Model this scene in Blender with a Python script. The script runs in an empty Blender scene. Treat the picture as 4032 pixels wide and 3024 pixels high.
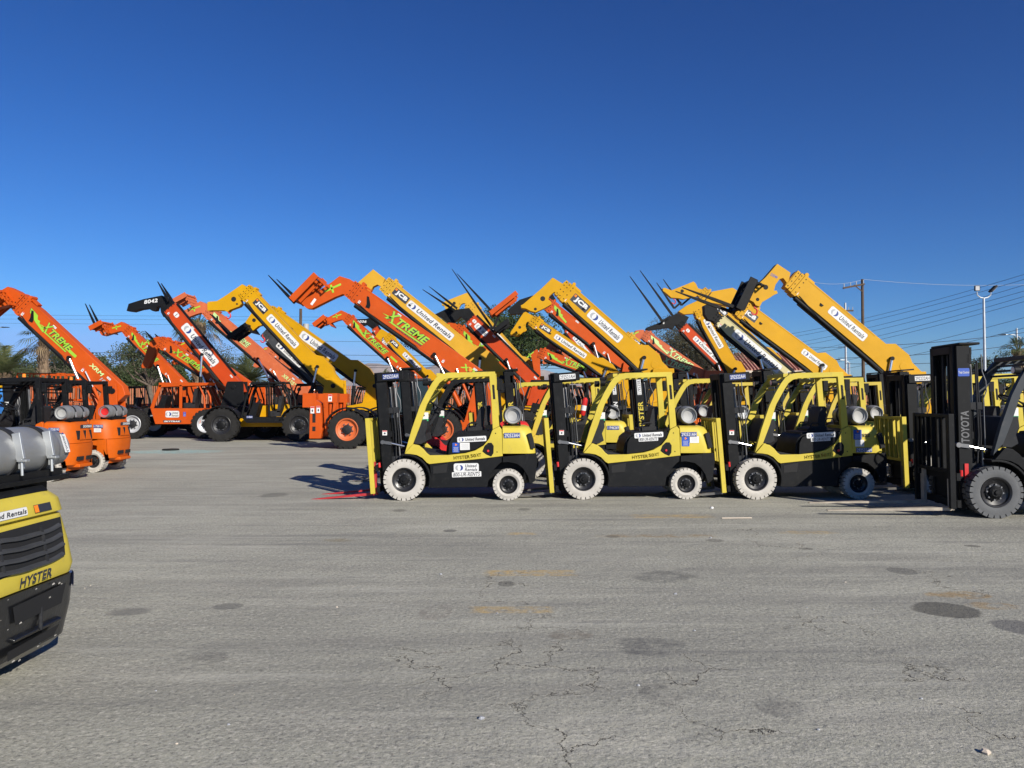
import bpy, bmesh, math, random
from math import radians, sin, cos, pi, atan2, sqrt, hypot
from mathutils import Matrix, Vector
random.seed(7)
C = bpy.context.scene.collection
SC = bpy.context.scene
# ------------------------------------------------------------------ camera
F = 3000.0; CAMZ = 1.65; PHI = math.atan(70/3000)
cam = bpy.data.cameras.new('camera'); camo = bpy.data.objects.new('camera', cam); C.objects.link(camo)
camo.location = (0, 0, CAMZ); camo.rotation_euler = (pi/2+PHI, 0, 0)
cam.sensor_width = 36; cam.lens = 36*F/4032; cam.clip_end = 30000; cam.clip_start = .05
SC.camera = camo
def P(sx, sy, Y):
    "photo pixel -> world point on the plane y = Y"
    dx = (sx-2016)/F; dv = (1512-sy)/F
    d = Vector((dx, cos(PHI)-dv*sin(PHI), sin(PHI)+dv*cos(PHI)))
    d *= Y/d.y
    return Vector((d.x, Y, CAMZ+d.z))
def G(sx, sy):
    "photo pixel -> point on the ground"
    dx = (sx-2016)/F; dv = (1512-sy)/F
    d = Vector((dx, cos(PHI)-dv*sin(PHI), sin(PHI)+dv*cos(PHI)))
    d *= -CAMZ/d.z
    return Vector((d.x, d.y, 0))
# ------------------------------------------------------------------ materials
MATS = {}
def nd(nt, t, **k):
    n = nt.nodes.new(t)
    for a, b in k.items():
        if a.startswith('_'): n.inputs[a[1:].replace('_', ' ')].default_value = b
        else: setattr(n, a, b)
    return n
def mat(name, col, rough=.5, metal=0, var=.12, dirt=0, dirtcol=(.18, .14, .1), bump=.0, scale=3.0, coat=0, spec=.5, trans=0, fleck=0):
    if name in MATS: return MATS[name]
    m = bpy.data.materials.new(name); m.use_nodes = True; MATS[name] = m
    nt = m.node_tree; b = nt.nodes['Principled BSDF']; L = nt.links.new
    b.inputs['Roughness'].default_value = rough; b.inputs['Metallic'].default_value = metal
    b.inputs['Specular IOR Level'].default_value = spec
    b.inputs['Coat Weight'].default_value = coat; b.inputs['Coat Roughness'].default_value = .15
    if trans: b.inputs['Transmission Weight'].default_value = trans; b.inputs['IOR'].default_value = 1.2
    tc = nd(nt, 'ShaderNodeTexCoord'); oi = nd(nt, 'ShaderNodeObjectInfo')
    add = nd(nt, 'ShaderNodeVectorMath', operation='ADD'); L(tc.outputs['Object'], add.inputs[0]); L(oi.outputs['Location'], add.inputs[1])
    n1 = nd(nt, 'ShaderNodeTexNoise', _Scale=scale, _Detail=5.0, _Roughness=.6); L(add.outputs[0], n1.inputs['Vector'])
    mr = nd(nt, 'ShaderNodeMapRange'); L(n1.outputs['Fac'], mr.inputs['Value'])
    mr.inputs['From Min'].default_value = .3; mr.inputs['From Max'].default_value = .7
    mr.inputs['To Min'].default_value = 1-var; mr.inputs['To Max'].default_value = 1+var*.6
    mul = nd(nt, 'ShaderNodeVectorMath', operation='SCALE'); mul.inputs[0].default_value = col[:3]; L(mr.outputs[0], mul.inputs['Scale'])
    out = mul.outputs[0]
    if dirt:
        n2 = nd(nt, 'ShaderNodeTexNoise', _Scale=scale*4, _Detail=8.0, _Roughness=.7); L(add.outputs[0], n2.inputs['Vector'])
        r2 = nd(nt, 'ShaderNodeMapRange'); L(n2.outputs['Fac'], r2.inputs['Value'])
        r2.inputs['From Min'].default_value = .55; r2.inputs['From Max'].default_value = .75; r2.inputs['To Max'].default_value = dirt
        mx = nd(nt, 'ShaderNodeMix', data_type='RGBA'); L(r2.outputs[0], mx.inputs[0]); L(out, mx.inputs[6]); mx.inputs[7].default_value = (*dirtcol, 1)
        out = mx.outputs[2]
        rr = nd(nt, 'ShaderNodeMapRange'); L(n2.outputs['Fac'], rr.inputs['Value']); rr.inputs['To Min'].default_value = rough*.8; rr.inputs['To Max'].default_value = min(1, rough*1.35)
        L(rr.outputs[0], b.inputs['Roughness'])
    L(out, b.inputs['Base Color'])
    if bump:
        n3 = nd(nt, 'ShaderNodeTexNoise', _Scale=scale*12, _Detail=4.0); L(add.outputs[0], n3.inputs['Vector'])
        bp = nd(nt, 'ShaderNodeBump', _Strength=bump, _Distance=.02); L(n3.outputs['Fac'], bp.inputs['Height']); L(bp.outputs[0], b.inputs['Normal'])
    return m
def M(n): return MATS[n]
mat("hy", (.52, .415, .055), .42, var=.12, dirt=.5, dirtcol=(.26, .20, .08), scale=2.5, spec=.22)
mat('hy_old', (.50, .38, .06), .5, var=.12, dirt=.6, dirtcol=(.25, .2, .1), scale=3, spec=.22)
mat('orange', (.49, .072, .006), .42, var=.12, dirt=.35, dirtcol=(.40, .11, .04), scale=1.5, spec=.22)
mat('orange_faded', (.50, .12, .045), .55, var=.15, dirt=.4, dirtcol=(.6, .28, .16), scale=1.5, spec=.22)
mat('red_orange', (.46, .052, .008), .42, var=.1, dirt=.3, dirtcol=(.36, .07, .03), scale=1.5, spec=.22)
mat('doosan', (.52, .095, .005), .45, var=.1, dirt=.35, dirtcol=(.45, .13, .03), scale=3, spec=.22)
mat('jcb', (.53, .275, .002), .42, var=.1, dirt=.3, dirtcol=(.42, .22, .04), scale=1.5, spec=.22)
mat('jcb_pale', (.56, .31, .025), .45, var=.1, dirt=.3, dirtcol=(.6, .36, .12), scale=1.5, spec=.22)
mat('cream', (.52, .46, .25), .5, var=.08, dirt=.3, dirtcol=(.4, .33, .2), scale=1.5, spec=.22)
mat('greyboom', (.045, .05, .056), .45, var=.2, dirt=.3, dirtcol=(.12, .11, .1), scale=1.5, spec=.2)
mat('black', (.008, .0085, .0095), .5, var=.3, dirt=.45, dirtcol=(.032, .031, .029), scale=3, spec=.16)
mat('matte', (.022, .023, .026), .6, var=.25, dirt=.5, dirtcol=(.055, .052, .048), scale=4, spec=.16)
mat('rubber', (.018, .0175, .017), .85, var=.3, dirt=.5, dirtcol=(.06, .056, .05), scale=6, bump=.3, spec=.2)
mat('tyre_white', (.44, .415, .375), .8, var=.2, dirt=.9, dirtcol=(.27, .24, .2), scale=5, bump=.2)
mat('tyre_gap', (.10, .095, .09), .9, var=.3)
mat('tyre_grey', (.095, .098, .102), .8, var=.15, dirt=.5, dirtcol=(.14, .13, .12), scale=5, bump=.2)
mat('rim_silver', (.52, .53, .55), .4, .3, var=.1, dirt=.5, dirtcol=(.2, .18, .15), scale=5)
mat('rim_orange', (.55, .12, .03), .5, var=.15, dirt=.6, dirtcol=(.35, .17, .1), scale=5)
mat('rim_black', (.02, .02, .022), .32, var=.3, dirt=.3, dirtcol=(.07, .06, .055), scale=6)
mat('chrome', (.82, .82, .80), .28, 1, var=.05)
mat('steel', (.20, .20, .205), .42, .85, var=.2, dirt=.5, dirtcol=(.2, .17, .15), scale=5)
mat('galv', (.50, .52, .53), .45, .7, var=.15, scale=5)
mat('tank', (.25, .255, .26), .42, .35, var=.25, dirt=.7, dirtcol=(.22, .2, .18), scale=3)
mat('tank_end', (.38, .38, .37), .6, .1, var=.15, dirt=.6, dirtcol=(.3, .28, .25), scale=6)
mat('glass', (.02, .03, .035), .08, var=.1)
mat('red', (.55, .02, .02), .4, var=.15, dirt=.3, dirtcol=(.3, .03, .02))
mat('fork_red', (.42, .025, .03), .5, var=.2, dirt=.7, dirtcol=(.12, .08, .07), scale=8)
mat('fork_grey', (.11, .105, .10), .5, .3, var=.3, dirt=.7, dirtcol=(.24, .17, .11), scale=8)
mat('fork_wood', (.36, .31, .25), .7, var=.3, dirt=.8, dirtcol=(.14, .10, .08), scale=8)
mat('white', (.64, .64, .63), .5, var=.08, dirt=.3, dirtcol=(.4, .38, .34), scale=5)
mat('ink', (.025, .028, .04), .5, var=.1)
mat('dim', (.11, .11, .115), .5)
mat('gloss_black', (.009, .0095, .011), .28, var=.3, dirt=.35, dirtcol=(.05, .048, .044), coat=.4, scale=4, bump=.1)
mat('louvre', (.045, .047, .052), .55, var=.2, dirt=.4, dirtcol=(.09, .085, .075), scale=6, spec=.2)
mat('blue', (.018, .07, .36), .45, var=.08)
mat('navy', (.02, .045, .20), .45, var=.08)
mat('grey', (.33, .34, .36), .5, var=.05)
mat('green_tag', (.04, .35, .14), .5, var=.05)
mat('lime', (.29, .52, .03), .45, var=.08)
mat('lime_pale', (.50, .68, .26), .55, var=.12)
mat('amber', (.85, .22, .01), .25, var=.1)
mat('lamp_glass', (.8, .8, .78), .15, .2, var=.05)
mat('bark', (.13, .10, .075), .9, var=.4, bump=.8, scale=4)
mat('palm_bark', (.21, .145, .09), .9, var=.5, bump=.9, scale=5)
mat('wood_pole', (.085, .055, .035), .85, var=.3, bump=.4, scale=3)
mat('stucco', (.36, .28, .21), .9, var=.08, scale=2)
mat('stucco_pale', (.55, .47, .38), .9, var=.08, scale=2)
mat('roof_tile', (.52, .25, .18), .8, var=.35, scale=5)
mat('rust_fence', (.40, .14, .07), .8, var=.3, scale=2)
mat('scissor_blue', (.03, .20, .55), .45, var=.1, dirt=.3)
mat('wire', (.03, .03, .035), .6, var=.1)
mat('wire_pale', (.45, .46, .48), .4, var=.1)
mat('seat', (.022, .022, .024), .55, var=.3, dirt=.3, dirtcol=(.06, .055, .05), scale=6, bump=.15, spec=.2)
mat('black_and_shade', (.006, .006, .007), .8, var=.2)  # near black for hoses and inserts, also shade painted over recesses and holes
def leafmat(name, c1, c2, trans=.25):
    m = bpy.data.materials.new(name); m.use_nodes = True; MATS[name] = m
    nt = m.node_tree; b = nt.nodes['Principled BSDF']; L = nt.links.new
    g = nd(nt, 'ShaderNodeNewGeometry'); mx = nd(nt, 'ShaderNodeMix', data_type='RGBA')
    L(g.outputs['Random Per Island'], mx.inputs[0]); mx.inputs[6].default_value = (*c1, 1); mx.inputs[7].default_value = (*c2, 1)
    L(mx.outputs[2], b.inputs['Base Color']); b.inputs['Roughness'].default_value = .6; b.inputs['Specular IOR Level'].default_value = .3
    tr = nd(nt, 'ShaderNodeBsdfTranslucent'); L(mx.outputs[2], tr.inputs['Color'])
    ms = nd(nt, 'ShaderNodeMixShader'); ms.inputs[0].default_value = trans
    L(b.outputs[0], ms.inputs[1]); L(tr.outputs[0], ms.inputs[2]); L(ms.outputs[0], nt.nodes['Material Output'].inputs[0])
leafmat('leaf_dark', (.022, .038, .012), (.055, .08, .025))
leafmat('leaf_olive', (.035, .048, .02), (.085, .10, .045))
leafmat('leaf_pale', (.10, .11, .06), (.19, .18, .10))
leafmat('leaf_brown', (.06, .055, .03), (.10, .095, .055))
leafmat('frond', (.065, .09, .03), (.15, .16, .07))
leafmat('frond_dead', (.22, .15, .08), (.32, .24, .14))
# ------------------------------------------------------------------ text
_TX = {}
def text2d(s, bold=.02, shear=0.0):
    k = (s, bold, shear)
    if k in _TX: return _TX[k]
    cu = bpy.data.curves.new('t', 'FONT'); cu.body = s; cu.offset = bold; cu.shear = shear; cu.resolution_u = 3; cu.size = 1
    cu.align_x = 'CENTER'; cu.space_character = 1.03+bold
    ob = bpy.data.objects.new('t', cu); C.objects.link(ob)
    dg = bpy.context.evaluated_depsgraph_get(); dg.update()
    me = bpy.data.meshes.new_from_object(ob.evaluated_get(dg))
    vs = [(v.co.x, v.co.y) for v in me.vertices]; fs = [tuple(p.vertices) for p in me.polygons]
    bpy.data.objects.remove(ob); bpy.data.curves.remove(cu); bpy.data.meshes.remove(me)
    xs = [v[0] for v in vs] or [0]; ys = [v[1] for v in vs] or [0]
    cx, cy = (min(xs)+max(xs))/2, (min(ys)+max(ys))/2
    r = ([(x-cx, y-cy) for x, y in vs], fs, max(xs)-min(xs), max(ys)-min(ys))
    _TX[k] = r; return r
# ------------------------------------------------------------------ mesh builder
class MB:
    def __init__(s, m=None):
        s.v = []; s.f = []; s.mi = []; s.mats = []; s.T = Matrix.Identity(4); s.cur = 0
        if m: s.m(m)
    def m(s, name):
        if name not in s.mats: s.mats.append(name)
        s.cur = s.mats.index(name); return s
    def add(s, vs, fs):
        o = len(s.v); T = s.T
        s.v += [tuple(T @ Vector(v)) for v in vs]
        for f in fs: s.f.append(tuple(o+i for i in f)); s.mi.append(s.cur)
        return s
    def prism(s, poly, y0, y1):
        n = len(poly)
        vs = [(x, y0, z) for x, z in poly]+[(x, y1, z) for x, z in poly]
        ar = sum(poly[i][0]*poly[(i+1) % n][1]-poly[(i+1) % n][0]*poly[i][1] for i in range(n))
        fs = [tuple(range(n)), tuple(range(2*n-1, n-1, -1))]+[(i, i+n, (i+1) % n+n, (i+1) % n) for i in range(n)]
        if (ar < 0) == (y1 > y0): fs = [tuple(reversed(f)) for f in fs]
        return s.add(vs, fs)
    def box(s, x0, x1, y0, y1, z0, z1):
        return s.prism([(x0, z0), (x1, z0), (x1, z1), (x0, z1)], y0, y1)
    def bar(s, a, b, w, h, up=(0, 0, 1)):
        a = Vector(a); b = Vector(b); d = (b-a).normalized(); u = Vector(up)
        if abs(d.dot(u)) > .99: u = Vector((1, 0, 0))
        r = d.cross(u).normalized()*(w/2); t = r.cross(d).normalized()*(h/2)
        vs = [a-r-t, a+r-t, a+r+t, a-r+t, b-r-t, b+r-t, b+r+t, b-r+t]
        return s.add(vs, [(0, 1, 2, 3), (7, 6, 5, 4), (0, 4, 5, 1), (1, 5, 6, 2), (2, 6, 7, 3), (3, 7, 4, 0)])
    def tube(s, pts, r, n=8, caps=True):
        pts = [Vector(p) for p in pts]; rs = r if isinstance(r, (list, tuple)) else [r]*len(pts)
        vs = []; fs = []; prev = None
        for i, p in enumerate(pts):
            d = (pts[min(i+1, len(pts)-1)]-pts[max(i-1, 0)]).normalized()
            if prev is None:
                u = Vector((0, 0, 1)) if abs(d.z) < .9 else Vector((1, 0, 0))
                a = d.cross(u).normalized()
            else: a = (prev-d*prev.dot(d)).normalized()
            prev = a; b = d.cross(a)
            for k in range(n): t = 2*pi*k/n; vs.append(p+(a*cos(t)+b*sin(t))*rs[i])
        for i in range(len(pts)-1):
            for k in range(n): fs.append((i*n+k, i*n+(k+1) % n, (i+1)*n+(k+1) % n, (i+1)*n+k))
        if caps: fs.append(tuple(range(n-1, -1, -1))); fs.append(tuple((len(pts)-1)*n+k for k in range(n)))
        return s.add(vs, fs)
    def cyl(s, a, b, r, n=16): return s.tube([a, b], r, n)
    def lathe(s, prof, c, n=32, ang=(0, 2*pi)):
        "prof: list of (r, y); axis = y through c"
        full = abs(ang[1]-ang[0]-2*pi) < 1e-6; k = n if full else n+1
        vs = []; fs = []; m = len(prof)
        for i in range(k):
            t = ang[0]+(ang[1]-ang[0])*i/n
            for r, y in prof: vs.append((c[0]+r*cos(t), c[1]+y, c[2]+r*sin(t)))
        for i in range(n):
            j = (i+1) % k
            for q in range(m-1): fs.append((i*m+q, j*m+q, j*m+q+1, i*m+q+1))
        return s.add(vs, fs)
    def disc(s, c, U, V, r, n=20, rv=None):
        c = Vector(c); U = Vector(U); V = Vector(V); rv = rv or r
        return s.add([c+U*(r*cos(2*pi*k/n))+V*(rv*sin(2*pi*k/n)) for k in range(n)], [tuple(range(n))])
    def rrect(s, c, U, V, w, h, rad=None, n=4):
        c = Vector(c); U = Vector(U); V = Vector(V); rad = min(w, h)*.2 if rad is None else rad; vs = []
        for qx, qy, a0 in ((1, 1, 0), (-1, 1, 90), (-1, -1, 180), (1, -1, 270)):
            for k in range(n+1 if rad > 0 else 1):
                a = radians(a0+90*k/n)
                vs.append(c+U*(qx*(w/2-rad)+rad*cos(a))+V*(qy*(h/2-rad)+rad*sin(a)))
        return s.add(vs, [tuple(range(len(vs)))])
    def text(s, t, c, U, V, w=None, h=None, bold=.02, shear=0, skew=0):
        vs, fs, tw, th = text2d(t, bold, shear); c = Vector(c); U = Vector(U); V = Vector(V)
        if not vs: return s
        sx = w/tw if w else None; sy = h/th if h else None
        sx = sx or sy; sy = sy or sx
        return s.add([c+U*(x*sx)+V*(y*sy+skew*x*sx) for x, y in vs], fs)
    def loft(s, secs, caps=True):
        n = len(secs[0]); vs = [p for q in secs for p in q]; fs = []
        for i in range(len(secs)-1):
            for k in range(n): fs.append((i*n+k, i*n+(k+1) % n, (i+1)*n+(k+1) % n, (i+1)*n+k))
        if caps: fs.append(tuple(range(n-1, -1, -1))); fs.append(tuple((len(secs)-1)*n+k for k in range(n)))
        return s.add(vs, fs)
    def mesh(s, name, smooth=35):
        me = bpy.data.meshes.new(name); me.from_pydata(s.v, [], s.f)
        for q in s.mats: me.materials.append(MATS[q])
        me.polygons.foreach_set('material_index', s.mi)
        if smooth:
            me.shade_smooth(); me.set_sharp_from_angle(angle=radians(smooth))
        me.update(); return me
def out(name, mb, parent=None, bevel=0, smooth=35, loc=None, seg=2):
    me = mb if isinstance(mb, bpy.types.Mesh) else mb.mesh(name, smooth)
    o = bpy.data.objects.new(name, me); C.objects.link(o)
    if parent: o.parent = parent
    if loc: o.location = loc
    if bevel:
        b = o.modifiers.new('bevel', 'BEVEL'); b.width = bevel; b.segments = seg; b.limit_method = 'ANGLE'; b.angle_limit = radians(40); b.harden_normals = True
    return o
def tag(o, label=None, cat=None, group=None, kind=None):
    if label: o['label'] = label
    if cat: o['category'] = cat
    if group: o['group'] = group
    if kind: o['kind'] = kind
    return o
def empty(name, loc, rz=0):
    o = bpy.data.objects.new(name, None); C.objects.link(o); o.location = loc; o.rotation_euler = (0, 0, rz)
    o.empty_display_size = .3; return o
# ------------------------------------------------------------------ stickers
X, Yv, Z = Vector((1, 0, 0)), Vector((0, 1, 0)), Vector((0, 0, 1))
def rent_logo(mb, c, U, V, N, r):
    mb.m('grey').disc(c-U*(.42*r), U, V, r, 20)
    mb.m('navy').disc(c+U*(.42*r)+N*.0012, U, V, r, 20)
    mb.m('white').disc(c-U*(.02*r)+N*.0024, U, V, r*.62, 20, r*.95)
def stick_rent(mb, c, U, V, N, w, h, two=False, font=1.0):
    c = Vector(c); N = Vector(N)
    mb.m('grey').rrect(c+N*.002, U, V, w, h, h*.22)
    mb.m('white').rrect(c+N*.0032, U, V, w-h*.07, h-h*.07, h*.19)
    if two:
        rent_logo(mb, c+N*.0045-U*(w*.28), U, V, N, h*.30)
        mb.m('ink').text('United', c+N*.006+U*(w*.19)+V*(h*.2), U, V, w*.46, h*.33, .02, .22)
        mb.text('Rentals', c+N*.006+U*(w*.19)-V*(h*.2), U, V, w*.50, h*.31, .02, .22)
    else:
        rent_logo(mb, c+N*.0045-U*(w/2-h*.72), U, V, N, h*.33)
        tw = w-h*1.75
        mb.m('ink').text('United Rentals', c+N*.006+U*(h*.62), U, V, tw, h*.56, .022, .2)
def stick_plate(mb, c, U, V, N, w, h, s, bg='white', fg='ink', bold=.02, shear=0, skew=0, fill=.68):
    c = Vector(c); N = Vector(N)
    mb.m(bg).rrect(c+N*.002, U, V, w, h, h*.1)
    mb.m(fg).text(s, c+N*.004, U, V, w*.92, h*(fill+.06), bold*.35, shear, skew)
def stick_notice(mb, c, U, V, N, w, h, kind='warn'):
    c = Vector(c); N = Vector(N)
    if kind == 'blue':
        mb.m('blue').rrect(c+N*.002, U, V, w, h, h*.04)
        mb.m('amber').disc(c+N*.003+V*(h*.3), U, V, w*.2, 3)
        mb.m('white')
        for k in range(5): mb.rrect(c+N*.003+V*(h*(.02-.1*k)), U, V, w*(.7-.12*(k % 2)), h*.022, 0)
    elif kind == 'paper':
        mb.m('white').rrect(c+N*.002, U, V, w, h, 0); mb.m('grey')
        for k in range(5): mb.rrect(c+N*.003+V*(h*(.3-.14*k)), U, V, w*(.75-.1*(k % 2)), h*.03, 0)
    else:
        mb.m('white').rrect(c+N*.002, U, V, w, h, h*.04); mb.m('red').rrect(c+N*.003+V*(h*.37), U, V, w*.92, h*.2, 0)
        mb.m('ink').disc(c+N*.003-V*(h*.1), U, V, w*.22, 6, h*.2)
# ------------------------------------------------------------------ forklifts
def zp(pts): return [((x-525)/653, (1575-y)/653) for x, y in pts]
W = 1.14
GUARD = zp([(525, 1065), (600, 800), (690, 540), (758, 400), (822, 290), (870, 228), (925, 192), (1000, 177), (1515, 165), (1532, 400), (1562, 765),
            (1490, 800), (1475, 500), (1452, 218), (1010, 238), (955, 253), (905, 290), (858, 362), (765, 530), (692, 760), (615, 960)])
SIDE = zp([(525, 1067), (615, 962), (680, 975), (730, 1015), (768, 1060), (800, 1084), (1000, 1080), (1190, 1060), (1300, 1030), (1390, 975), (1450, 900), (1480, 820),
           (1492, 800), (1562, 767), (1588, 800), (1600, 1092), (1300, 1128), (1000, 1158), (800, 1180), (770, 1165), (720, 1112), (660, 1082), (590, 1070)])
HOOD = zp([(975, 1084), (985, 980), (1010, 905), (1060, 862), (1150, 848), (1480, 818), (1580, 800), (1596, 1040), (1300, 1084)])
HOODSIDE = zp([(1005, 1078), (1012, 955), (1045, 890), (1110, 866), (1470, 832), (1440, 900), (1385, 965), (1300, 1018), (1190, 1050)])
CHAS = zp([(800, 1180), (1000, 1158), (1300, 1128), (1600, 1094), (1600, 1150), (1560, 1180), (1490, 1250), (1445, 1340), (1432, 1430), (805, 1440), (812, 1290)])
LOWCW = zp([(1602, 1098), (1965, 1062), (1978, 1150), (1952, 1360), (1900, 1400), (1872, 1300), (1822, 1225), (1760, 1175), (1660, 1155), (1602, 1160)])
PORT = zp([(1375, 1040), (1400, 980), (1440, 945), (1480, 945), (1503, 980), (1500, 1060), (1475, 1098), (1420, 1075)])
TAIL = zp([(1868, 850), (1915, 835), (1935, 900), (1955, 1005), (1908, 1012)])
MESHC = {}
def cached(key, fn):
    if key not in MESHC: MESHC[key] = fn()
    return MESHC[key]
def wheel_meshes(r, rin, w, tyre, rim, lugs, gap, deep=True, tele=False):
    def rimf():
        mb = MB(rim); d = w*.30
        mb.lathe([(rin*1.02, 0.012), (rin*.98, .0), (rin*.90, .012), (rin*.86, d*.6), (rin*.60, d), (rin*.56, d*.8), (rin*.40, d*.75)], (0, 0, 0), 32)
        hub = 'matte' if rim != 'rim_black' else 'black'
        mb.m(hub).lathe([(rin*.42, d*.8), (rin*.42, d*.2), (rin*.30, -d*.1), (rin*.16, -d*.12), (rin*.13, -d*.4), (.0001, -d*.42)], (0, 0, 0), 20)
        for k in range(8):
            t = 2*pi*k/8+.2; c = (cos(t)*rin*.52, d*.8, sin(t)*rin*.52)
            mb.m('steel').cyl(c, (c[0], d*.40, c[2]), rin*.06, 6); mb.m(hub)
        for k in range(10):
            t = 2*pi*k/10; c = (cos(t)*rin*.27, d*.2, sin(t)*rin*.27)
            mb.cyl(c, (c[0], -d*.15, c[2]), rin*.035, 6)
        mb.m(rim).lathe([(rin*1.0, w*.95), (rin*.6, w*.7), (.001, w*.7)], (0, 0, 0), 24)
        return mb.mesh('wheel')
    def tyref():
        mb = MB(gap if gap else tyre)
        core = r*(.925 if not tele else .95)
        mb.lathe([(rin, .01), (rin*1.01, w), (core*.99, w*.98), (core, w*.5), (core*.99, w*.02), (rin, .01)][::-1], (0, 0, 0), 48)
        mb.m(tyre)
        side = r*(.885 if not tele else .90)
        mb.lathe([(rin, .02), (rin*1.03, 0.003), ((rin+side)/2, -.012), (side, -.002), (side, .02)], (0, 0, 0), 48)
        mb.lathe([(rin, w-.02), (rin*1.03, w-.003), ((rin+side)/2, w+.012), (side, w+.002), (side, w-.02)], (0, 0, 0), 48)
        n = lugs
        for k in range(n):
            for sd in (0, 1):
                t0 = 2*pi*(k+.5*sd)/n; hw = pi/n*(.84 if not tele else .52); sk = .0 if not tele else (pi/n*1.3)*(1 if sd else 1)
                ys = (-.004, w*.47) if sd == 0 else (w*.53, w+.004)
                r0 = side*.99; vs = []
                for (yy, off) in ((ys[0], 0 if sd == 0 else sk), (ys[1], sk if sd == 0 else 0)):
                    for rr, q in ((r0, 1), (r, .92)):
                        for sg in (-1, 1):
                            t = t0+off+sg*hw*q; vs.append((cos(t)*rr, yy, sin(t)*rr))
                mb.add(vs, [(0, 1, 3, 2), (4, 6, 7, 5), (0, 2, 6, 4), (1, 5, 7, 3), (2, 3, 7, 6), (0, 4, 5, 1)])
        return mb.mesh('tyre')
    k = (r, rin, w, tyre, rim, lugs)
    return cached(('rim',)+k, rimf), cached(('tyre',)+k, tyref)
def wheel(parent, x, y, side, r, rin, w, tyre, rim, lugs=26, gap='tyre_gap', tele=False, name='wheel'):
    a, b = wheel_meshes(r, rin, w, tyre, rim, lugs, gap, tele=tele)
    o = out(name, a, parent); t = out('tyre', b, o)
    o.location = (x, y, r); an = random.uniform(0, 6)
    o.rotation_euler = (0, an, 0) if side > 0 else (0, an, pi)
    return o
def tank_meshes(col, endcol):
    def f():
        mb = MB(col)
        prof = [(.09, .035), (.125, .03), (.125, -.0), (.135, 0), (.137, .04), (.15, .07), (.157, .11), (.157, .66), (.15, .70), (.12, .74), (.10, .75)]
        mb.lathe(prof, (0, 0, 0), 32)
        mb.m(endcol).lathe([(.128, .012), (.10, .05), (.05, .062), (.0001, .065)], (0, 0, 0), 28)
        mb.m(col).lathe([(.118, .74), (.118, .86), (.108, .86), (.108, .745)], (0, 0, 0), 28)
        mb.m('steel').lathe([(.10, .75), (.03, .76), (.03, .80), (.0001, .80)], (0, 0, 0), 16)
        return mb.mesh('gas_tank')
    return cached(('tank', col, endcol), f)
def straps_mesh(yy):
    def f():
        mb = MB('matte')
        for y in (yy,):
            mb.lathe([(.159, y), (.166, y), (.166, y+.05), (.159, y+.05)], (0, 0, 0), 24)
            mb.m('galv').bar((.166, y+.025, .02), (.17, y+.025, -.09), .045, .012); mb.m('matte')
        return mb.mesh('strap')
    return cached(('straps', yy), f)
def loft_cw(mb, levels, xf, n=7, y0=0.0, wd=W):
    secs = []
    for z, xr, hw, rad in levels:
        pts = []; cy = y0+wd/2
        pts.append((xf, cy-hw, z))
        for k in range(n): a = radians(-90+90*k/(n-1)); pts.append((xr-rad+rad*cos(a), cy-hw+rad+rad*sin(a), z))
        for k in range(n): a = radians(0+90*k/(n-1)); pts.append((xr-rad+rad*cos(a), cy+hw-rad+rad*sin(a), z))
        pts.append((xf, cy+hw, z)); secs.append(pts)
    return mb.loft(secs)
def mast_matrix(tilt):
    return Matrix.Translation((-.36, 0, .09)) @ Matrix.Rotation(-radians(tilt), 4, 'Y')
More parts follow.
